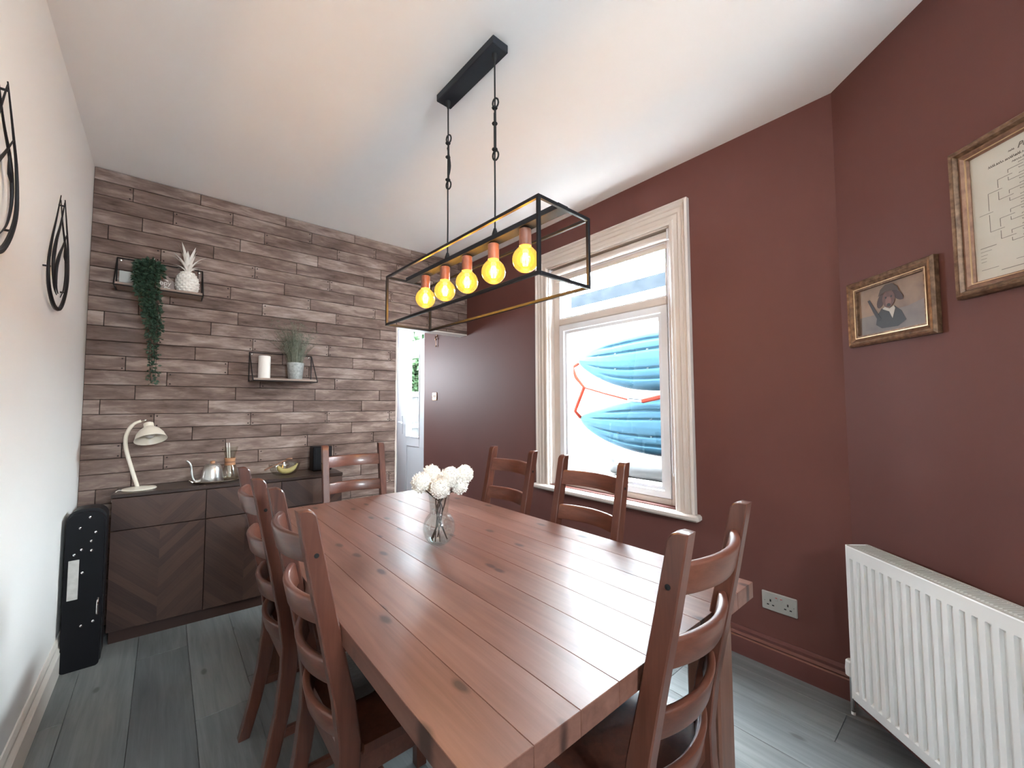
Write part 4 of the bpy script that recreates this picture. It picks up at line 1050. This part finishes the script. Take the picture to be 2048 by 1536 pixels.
# ---- things on the window wall
def plate(name, lab, cat, y0, y1, z0, z1, mt):
    t = thing(name, lab, cat, (XW, (y0 + y1) / 2, (z0 + z1) / 2), math.pi / 2)
    w, h = (y1 - y0) / 2, (z1 - z0) / 2
    MB().box(-w, w, 0.0, 0.009, -h, h, 0.003).build('face_plate', mt, t)
    return t, w, h
so, w, h = plate('power_socket', 'grey double power socket low on the burgundy wall near the radiator', 'socket', 0.619, 0.765, 0.263, 0.349, M['socket'])
for s in (-1, 1):
    for (dx, dz, ww, hh) in ((0, 0.004, 0.0030, 0.0055), (-0.011, -0.016, 0.0045, 0.0026), (0.011, -0.016, 0.0045, 0.0026)):
        MB().box(s * 0.036 + dx - ww, s * 0.036 + dx + ww, 0.0085, 0.0098, dz - hh, dz + hh).build('pin_hole', M['dark'], so)
    MB().box(s * 0.010 - 0.0065, s * 0.010 + 0.0065, 0.008, 0.0125, 0.010, 0.028, 0.002).build('rocker_switch', M['socket'], so)
    MB().box(s * 0.010 - 0.004, s * 0.010 + 0.004, 0.0122, 0.0130, 0.022, 0.0255).build('switch_mark', M['red'], so)
    MB().lathe([(0.0026, 0), (0.002, 0.0012), (0, 0.0014)], 8, T=Matrix.Translation((s * 0.060, 0.009, 0.0)) @ Matrix.Rotation(-math.pi / 2, 4, 'X')).build('screw', M['chrome'], so)
sw, w, h = plate('light_switch', 'small square light switch on the burgundy wall beyond the chairs', 'switch', 3.908, 3.996, 1.311, 1.397, M['brass'])
for s in (-1, 1): MB().box(s * 0.014 - 0.009, s * 0.014 + 0.009, 0.008, 0.014, -0.016, 0.016, 0.003).build('rocker_switch', M['white'], sw)
hk = thing('wall_hook', 'small brass hook with hanging pendant on the wall near the garden door', 'hook', (XW, 3.915, 1.98), math.pi / 2)
MB().box(-0.010, 0.010, 0, 0.004, 0.02, 0.078, 0.002).tube(spline([(0, 0.003, 0.035), (0, 0.022, 0.020), (0, 0.026, 0.034)], 4), 0.004, 8).build('hook', M['brass'], hk)
MB().tube([(0, 0.018, 0.022), (0, 0.014, -0.070)], 0.0028, 6).ball((0, 0.014, -0.076), 0.008, 10, 6).ball((0, 0.017, 0.0), 0.011, 10, 6).build('pendant', M['brass'], hk)
# roller blind
rb = thing('roller_blind', 'rolled-up white blind across the top of the window', 'blind', (XW, 0, 0), math.pi / 2)
MB().lathe([(0.0, 0), (0.026, 0), (0.026, W1 - W0 - 0.06), (0.0, W1 - W0 - 0.06)], 24, T=Matrix.Translation((W0 + 0.03, -0.028, 2.272)) @ Matrix.Rotation(math.pi / 2, 4, 'Y')).build('roll', M['white'], rb)
MB().box(W0 + 0.032, W1 - 0.032, -0.056, -0.046, 2.205, 2.232, 0.002).box(W0 + 0.034, W1 - 0.034, -0.0525, -0.0515, 2.23, 2.275).build('bottom_bar', M['white'], rb)
for x_ in (W0 + 0.013, W1 - 0.029): MB().box(x_, x_ + 0.016, -0.054, -0.002, 2.24, 2.305, 0.002).build('bracket', M['upvc'], rb)
ch = [(W0 + 0.022, 0.0, 2.26), (W0 + 0.022, 0.004, 1.6), (W0 + 0.022, 0.004, 0.86), (W0 + 0.023, -0.008, 0.835), (W0 + 0.024, -0.022, 0.86), (W0 + 0.024, -0.022, 1.6), (W0 + 0.024, -0.020, 2.26)]
MB().tube(ch, 0.0022, 6).build('pull_chain', M['upvc'], rb)

# ---- radiator on the angled wall (local -x runs away from the corner)
rd = thing('radiator', 'white ribbed panel radiator on the angled burgundy wall', 'radiator', (XW, YC, 0), RZC)
RS0, RS1, RZ0_, RZ1_ = 0.122, 1.122, 0.098, 0.690
YF, YBk = 0.122, 0.034
pan = MB(); pitch = 0.0335; n_r = int((RS1 - RS0 - 0.03) / pitch)
svals = [RS0]; dvals = [0]
for i in range(n_r):
    c = RS0 + 0.024 + pitch * i
    for ds, dd in ((-0.0085, 0), (-0.0072, 1), (0.0072, 1), (0.0085, 0)):
        svals.append(c + ds); dvals.append(dd)
svals.append(RS1); dvals.append(0)
zv = [(RZ0_, 0), (RZ0_ + 0.036, 0), (RZ0_ + 0.040, 0.6), (RZ0_ + 0.046, 1), (RZ1_ - 0.056, 1), (RZ1_ - 0.050, 0.6), (RZ1_ - 0.046, 0), (RZ1_ - 0.004, 0), (RZ1_, 0)]
vs = []; fs = []
for s_, d_ in zip(svals, dvals):
    for z_, k_ in zv: vs.append((-s_, YF - 0.0115 * d_ * k_ - (0.004 if z_ in (RZ0_, RZ1_) else 0), z_))
nz_ = len(zv)
for i in range(len(svals) - 1):
    for j in range(nz_ - 1): fs.append((i * nz_ + j, (i + 1) * nz_ + j, (i + 1) * nz_ + j + 1, i * nz_ + j + 1))
pan.add(vs, fs); pan.box(-RS1, -RS0, YF - 0.026, YF - 0.016, RZ0_, RZ1_)
pan.build('front_panel', M['rad'], rd, smooth=0)
MB().box(-RS1, -RS0, YBk, YBk + 0.012, RZ0_, RZ1_, 0.002).build('rear_panel', M['rad'], rd)
for s_ in (RS0, RS1): MB().box(-s_ - 0.0015, -s_ + 0.0015, YBk, YF + 0.001, RZ0_ + 0.004, RZ1_ + 0.002, 0.0006).build('side_cover', M['rad'], rd)
gl_ = MB(); gl_.box(-RS1, -RS0, YF - 0.010, YF - 0.003, RZ1_ - 0.004, RZ1_ + 0.003); gl_.box(-RS1, -RS0, YBk + 0.003, YBk + 0.010, RZ1_ - 0.004, RZ1_ + 0.003)
k_ = int((RS1 - RS0) / 0.011)
for i in range(k_):
    s_ = RS0 + 0.008 + i * 0.011; gl_.box(-s_ - 0.0032, -s_ + 0.0032, YBk + 0.010, YF - 0.010, RZ1_ - 0.002, RZ1_ + 0.001)
gl_.build('top_grille', M['grille'], rd, smooth=0)
MB().box(-RS1 + 0.02, -RS0 - 0.02, YBk + 0.02, YF - 0.03, RZ0_ + 0.02, RZ1_ - 0.03).build('convector_fins', M['grille'], rd)
vx = -0.062
MB().lathe([(0.010, 0.0), (0.020, 0.004), (0.021, 0.030), (0.0185, 0.058), (0.013, 0.064), (0.0, 0.065)], 18, (vx, 0.075, 0.148)).build('thermostat_knob', M['rad'], rd)
MB().tube([(vx, 0.075, 0.012), (vx, 0.075, 0.150)], 0.0085, 10).tube([(vx, 0.075, 0.128), (-RS0 - 0.004, 0.075, 0.128)], 0.0075, 10).build('valve', M['chrome'], rd)
MB().tube([(vx, 0.075, -0.004), (vx, 0.075, 0.03)], 0.0075, 10).build('pipe', M['rad'], rd)

# ---- pictures on the angled wall
def picture(name, lab, s0, s1, z0, z1, prof, line, rose):
    t = thing(name, lab, 'picture', (XW, YC, 0), RZC)
    MB().loop_frame(-s1, -s0, z0, z1, prof, None).build('frame', M['gilt'], t, smooth=25)
    if rose: MB().loop_frame(-s1, -s0, z0, z1, rose, None).build('inner_moulding', M['gilt_rose'], t, smooth=25)
    MB().loop_frame(-s1, -s0, z0, z1, line, None).build('gilt_bead', M['gilt_line'], t, smooth=25)
    return t
p1 = picture('dog_portrait', 'small gilt-framed portrait of a brown dog in a hat holding a gun', 0.060, 0.425, 1.487, 1.755,
             [(0, 0.002), (0, 0.018), (0.006, 0.026), (0.012, 0.022), (0.018, 0.024), (0.030, 0.014), (0.042, 0.016), (0.042, 0.002)],
             [(0.0315, 0.010), (0.0315, 0.0185), (0.0345, 0.0185), (0.0345, 0.010)], None)
a0, a1, b0, b1 = 0.102, 0.383, 1.529, 1.713
def flat(name, mt, pts, y, par, th=0.0003):
    # pts in (0..1, 0..1) of the print, u from the corner side, v up
    poly = [(-(a0 + u * (a1 - a0)), b0 + v * (b1 - b0)) for u, v in pts]
    return MB().prism(poly, y, y + th, 'xz').build(name, mt, par, smooth=0)
pr = flat('print', M['print_bg'], [(0, 0), (1, 0), (1, 1), (0, 1)], 0.004, p1, 0.001)
flat('foreground', M['print_fg'], [(0, 0), (1, 0), (1, 0.50), (0.75, 0.42), (0.5, 0.42), (0.25, 0.40), (0, 0.40)], 0.0052, pr)
ell = lambda cx, cy, rx, ry, a=0.0, n=18: [(cx + rx * math.cos(t) * math.cos(a) - ry * math.sin(t) * math.sin(a), cy + rx * math.cos(t) * math.sin(a) + ry * math.sin(t) * math.cos(a)) for t in [2 * math.pi * i / n for i in range(n)]]
flat('jacket', M['dog_dark'], [(0.27, 0.18), (0.30, 0.38), (0.37, 0.50), (0.45, 0.46), (0.56, 0.50), (0.66, 0.36), (0.72, 0.16), (0.60, 0.06), (0.36, 0.08)], 0.0056, pr)
flat('gun', M['dog_dark'], [(0.15, 0.74), (0.185, 0.75), (0.27, 0.52), (0.36, 0.28), (0.31, 0.25), (0.235, 0.46)], 0.0059, pr)
flat('shirt', M['dog_shirt'], [(0.385, 0.48), (0.42, 0.515), (0.49, 0.46), (0.555, 0.50), (0.575, 0.44), (0.53, 0.24), (0.485, 0.40)], 0.0062, pr)
flat('ear', M['dog_ear'], ell(0.365, 0.66, 0.055, 0.15, -0.22), 0.0065, pr); flat('ear', M['dog_ear'], ell(0.615, 0.70, 0.055, 0.14, 0.5), 0.0065, pr)
flat('head', M['dog'], ell(0.485, 0.665, 0.095, 0.18), 0.0068, pr)
flat('muzzle', M['dog_light'], ell(0.482, 0.61, 0.045, 0.10), 0.0071, pr)
flat('nose', M['dog_dark'], ell(0.485, 0.535, 0.028, 0.035), 0.0074, pr)
for u in (0.445, 0.53): flat('eye', M['dog_dark'], ell(u, 0.70, 0.012, 0.022), 0.0074, pr)
flat('hat', M['dog_hat'], [(0.33, 0.76), (0.37, 0.90), (0.45, 0.975), (0.55, 0.96), (0.625, 0.87), (0.64, 0.78), (0.56, 0.815), (0.45, 0.83), (0.38, 0.79)], 0.0077, pr)
MB().box(-a1, -a0, 0.0105, 0.0115, b0, b1).build('glazing', M['frame_glass'], p1)
S0, S1, Q0, Q1 = 0.494, 1.12, 1.578, 2.052
p2_ = picture('pedigree_chart', 'large gilt-framed pedigree chart cut off by the right picture edge', S0, S1, Q0, Q1,
              [(0, 0.002), (0, 0.022), (0.007, 0.032), (0.013, 0.028), (0.018, 0.030), (0.024, 0.018), (0.026, 0.018), (0.026, 0.002)],
              [(0.0385, 0.010), (0.0385, 0.0160), (0.0405, 0.0160), (0.0405, 0.010)],
              [(0.026, 0.002), (0.026, 0.020), (0.032, 0.022), (0.039, 0.014), (0.045, 0.008), (0.045, 0.002)])
sheet = MB().box(-S1 + 0.042, -S0 - 0.042, 0.003, 0.005, Q0 + 0.042, Q1 - 0.042).build('sheet', M['parchment'], p2_)
lines = MB()
def ln(sa, za, sb_, zb_, w=0.0006):
    A = Vector((sa, za)); B = Vector((sb_, zb_)); d = (B - A).normalized(); n = Vector((-d.y, d.x)) * w
    lines.prism([(-(A + n).x, (A + n).y), (-(A - n).x, (A - n).y), (-(B - n).x, (B - n).y), (-(B + n).x, (B + n).y)], 0.005, 0.0054, 'xz')
def tree(s_, z_, dz, lev):
    ln(s_, z_, s_ + 0.036, z_)
    if lev == 0: return
    sm_ = s_ + 0.026
    for g in (-1, 1):
        ln(sm_, z_ + 0.006 * g, sm_, z_ + g * dz); tree(sm_, z_ + g * dz, dz * 0.52, lev - 1)
tree(0.556, 1.819, 0.058, 4)
for z_ in (1.719, 1.708, 1.697, 1.687, 1.677): ln(0.553, z_, 0.553 + (0.042 if z_ > 1.71 else rnd.uniform(0.012, 0.032)), z_, 0.0008 if z_ > 1.71 else 0.0005)
ln(0.553, 1.653, 0.597, 1.653); ln(0.603, 1.640, 0.78, 1.640, 0.0008); ln(0.64, 1.66, 0.76, 1.66)
rgt = random.Random(5)
def script(sa, sb_, z_, hgt):
    u = sa
    while u < sb_:
        ww = rgt.uniform(0.0025, 0.0055); ln(u, z_, u + ww * 0.5, z_ + hgt * rgt.uniform(0.5, 1), 0.0006); ln(u + ww * 0.5, z_ + hgt * 0.6, u + ww, z_, 0.0006); u += ww * rgt.choice((1.0, 1.0, 1.0, 1.7))
script(0.587, 0.93, 1.951, 0.009); script(0.645, 0.86, 1.938, 0.006); script(0.638, 0.654, 1.972, 0.006)
lines.build('chart_lines', M['ink'], sheet, smooth=0)
tl_ = link('chart_title', text_mesh('Pedigree', 0.022, 'chart_title', M['ink'], 0.35), sheet, (0, 0, 0))
tl_.rotation_euler = (math.pi / 2, 0, math.pi); tl_.location = (-0.659, 0.0054, 1.970)
MB().box(-S1 + 0.042, -S0 - 0.042, 0.0062, 0.0072, Q0 + 0.042, Q1 - 0.042).build('glazing', M['frame_glass'], p2_)

# ---- outside the window: two kayaks, straps, covered bundle
def kayak(lab, zc, zt0, hw, tip, xk):
    t = thing('kayak', lab, 'kayak', (xk, tip, zc), 0, 'kayaks strapped to the garden wall')
    Lk = 2.75
    def wid(u): return hw * min(1.0, (math.sin(min(u / 0.36, 1) * math.pi / 2)) ** 0.62) * min(1.0, math.sin(min((1 - u) / 0.36, 1) * math.pi / 2) ** 0.62 if u < 1 else 0.02)
    GR = [(-0.62, 0.13), (-0.30, 0.07), (0.30, 0.07), (0.62, 0.13)]
    def fn(u, v):
        w = max(wid(u), 0.012); q = -1 + 2 * v
        dep = 0.11 * (wid(u) / hw) ** 0.7
        x = -dep * (1 - abs(q) ** 12) - 0.05 * (wid(u) / hw) - 0.022 * (1 - abs(q))
        for g, st_ in GR:
            if st_ < u < 1 - st_: x += 0.020 * math.exp(-((q - g) / 0.045) ** 2) * min(1, (u - st_) / 0.05, (1 - st_ - u) / 0.05)
        drift = (zt0) * (1 - min(u / 0.3, 1)) ** 2
        return (x, -u * Lk, w * q + drift)
    hull = MB().grid(fn, 72, 60)
    hull.grid(lambda u, v: (0.06 * (wid(u) / hw) * (1 - (2 * v - 1) ** 2), -u * Lk, max(wid(u), 0.012) * (2 * v - 1) + zt0 * (1 - min(u / 0.3, 1)) ** 2), 72, 6)
    # close the gunwale
    for v in (0.0, 1.0):
        hull.grid(lambda u, k: Vector(fn(u, v)) * (1 - k) + Vector((0, -u * Lk, fn(u, v)[2])) * k, 72, 1)
    hull.build('hull', M['kayak'], t, smooth=28)
    sc_ = MB().lathe([(0.012, 0.004), (0.012, -0.004), (0.0, -0.005)], 14, T=Matrix.Rotation(math.pi / 2, 4, 'Y')).mesh('scupper_hole', M['kayak_dark'])
    for q in (-0.30, 0.30):
        for u in (0.125, 0.205, 0.335, 0.48):
            P = fn(u, (q + 1) / 2); link('scupper_hole', sc_, t, (P[0] - 0.002, P[1], P[2]))
    return t
kayak('blue kayak strapped higher on the garden wall, hull facing the window', 1.665, 0.075, 0.285, 2.90, 3.44)
kayak('blue kayak strapped lower on the garden wall, hull facing the window', 1.045, 0.060, 0.255, 2.88, 3.44)
o = thing('ratchet_strap', 'orange strap with a metal buckle tied between the two kayaks', 'strap', (3.30, 2.5, 1.4))
def rib(name, pts, w, mt):
    MB().tube([(p[0] - 3.30, p[1] - 2.5, p[2] - 1.4) for p in pts], w, 6, flat=(1, 1)).build(name, mt, o)
rib('strap_web', [(3.42, 2.905, 1.70), (3.30, 2.879, 1.653), (3.30, 2.833, 1.544), (3.30, 2.726, 1.434), (3.30, 2.852, 1.19), (3.42, 2.88, 1.12)], 0.020, M['strap'])
rib('strap_tail', [(3.30, 2.726, 1.434), (3.29, 2.45, 1.362), (3.27, 2.17, 1.297)], 0.009, M['strap'])
rib('buckle', [(3.26, 2.17, 1.297), (3.26, 2.025, 1.285)], 0.017, M['chrome'])
rib('strap_web', [(3.26, 2.025, 1.285), (3.24, 1.82, 1.323), (3.22, 1.40, 1.38), (3.30, 0.9, 1.40)], 0.020, M['strap'])
cb = thing('covered_bundle', 'white wrapped bundle on a grey bench under the lower kayak', 'bundle', (3.18, 1.85, -0.12))
MB().box(-0.20, 0.20, -0.55, 0.42, 0.0, 0.74, 0.01).build('bench', M['slate'], cb)
def bun(u, v):
    a, b = u * math.pi, v * 2 * math.pi
    sq = lambda t: math.copysign(abs(t) ** 0.6, t)
    wob = 1 + 0.05 * math.sin(9 * b + 3 * a) + 0.04 * math.sin(5 * a + 2 * b)
    return (0.20 * sq(math.sin(a)) * sq(math.cos(b)) * wob, -0.06 + 0.48 * sq(math.sin(a)) * sq(math.sin(b)) * wob, 0.83 + 0.085 * sq(math.cos(a)) * wob)
MB().grid(bun, 16, 40).build('white_cover', M['tarp'], cb, smooth=50)
# ---- garden seen through the door: fence, hedge
fe = thing('garden_fence', 'pale board fence with white rails seen through the garden door', 'fence', (3.6, 7.2, -0.12))
bd = MB().box(-0.062, 0.062, 0, 0.018, 0, 1.65, 0.003).mesh('fence_board', M['fence'])
for i in range(22): link('fence_board', bd, fe, (-1.5 + i * 0.13, 0.02 * (i % 2), 0))
for z in (0.25, 0.95, 1.55): MB().box(-1.6, 1.45, -0.05, -0.002, z, z + 0.085, 0.004).build('rail', M['tarp'], fe)
hg = thing('garden_shrub', 'bushy green shrub above the fence seen through the garden door', 'shrub', (3.7, 8.0, -0.12))
MB().tube([(0, 0, 0), (0.05, 0, 0.8), (0, 0.02, 1.6)], [0.05, 0.04, 0.03], 8).build('trunk', M['stem'], hg)
hb = MB(); rg = random.Random(9)
for i in range(6500):
    d = Vector((rg.gauss(0, 1), rg.gauss(0, 1), rg.gauss(0, 1))).normalized() * rg.uniform(0.5, 1.0)
    p = Vector((d.x * 1.5, d.y * 0.6, 2.0 + d.z * 0.95)); leaf_at(hb, p, rg.uniform(0.11, 0.19), Vector((rg.uniform(-1, 1), rg.uniform(-1, 1), rg.uniform(-0.6, 1))))
q = hb.build('foliage', M['hedge'], hg, smooth=0, recalc=False); q['kind'] = 'stuff'
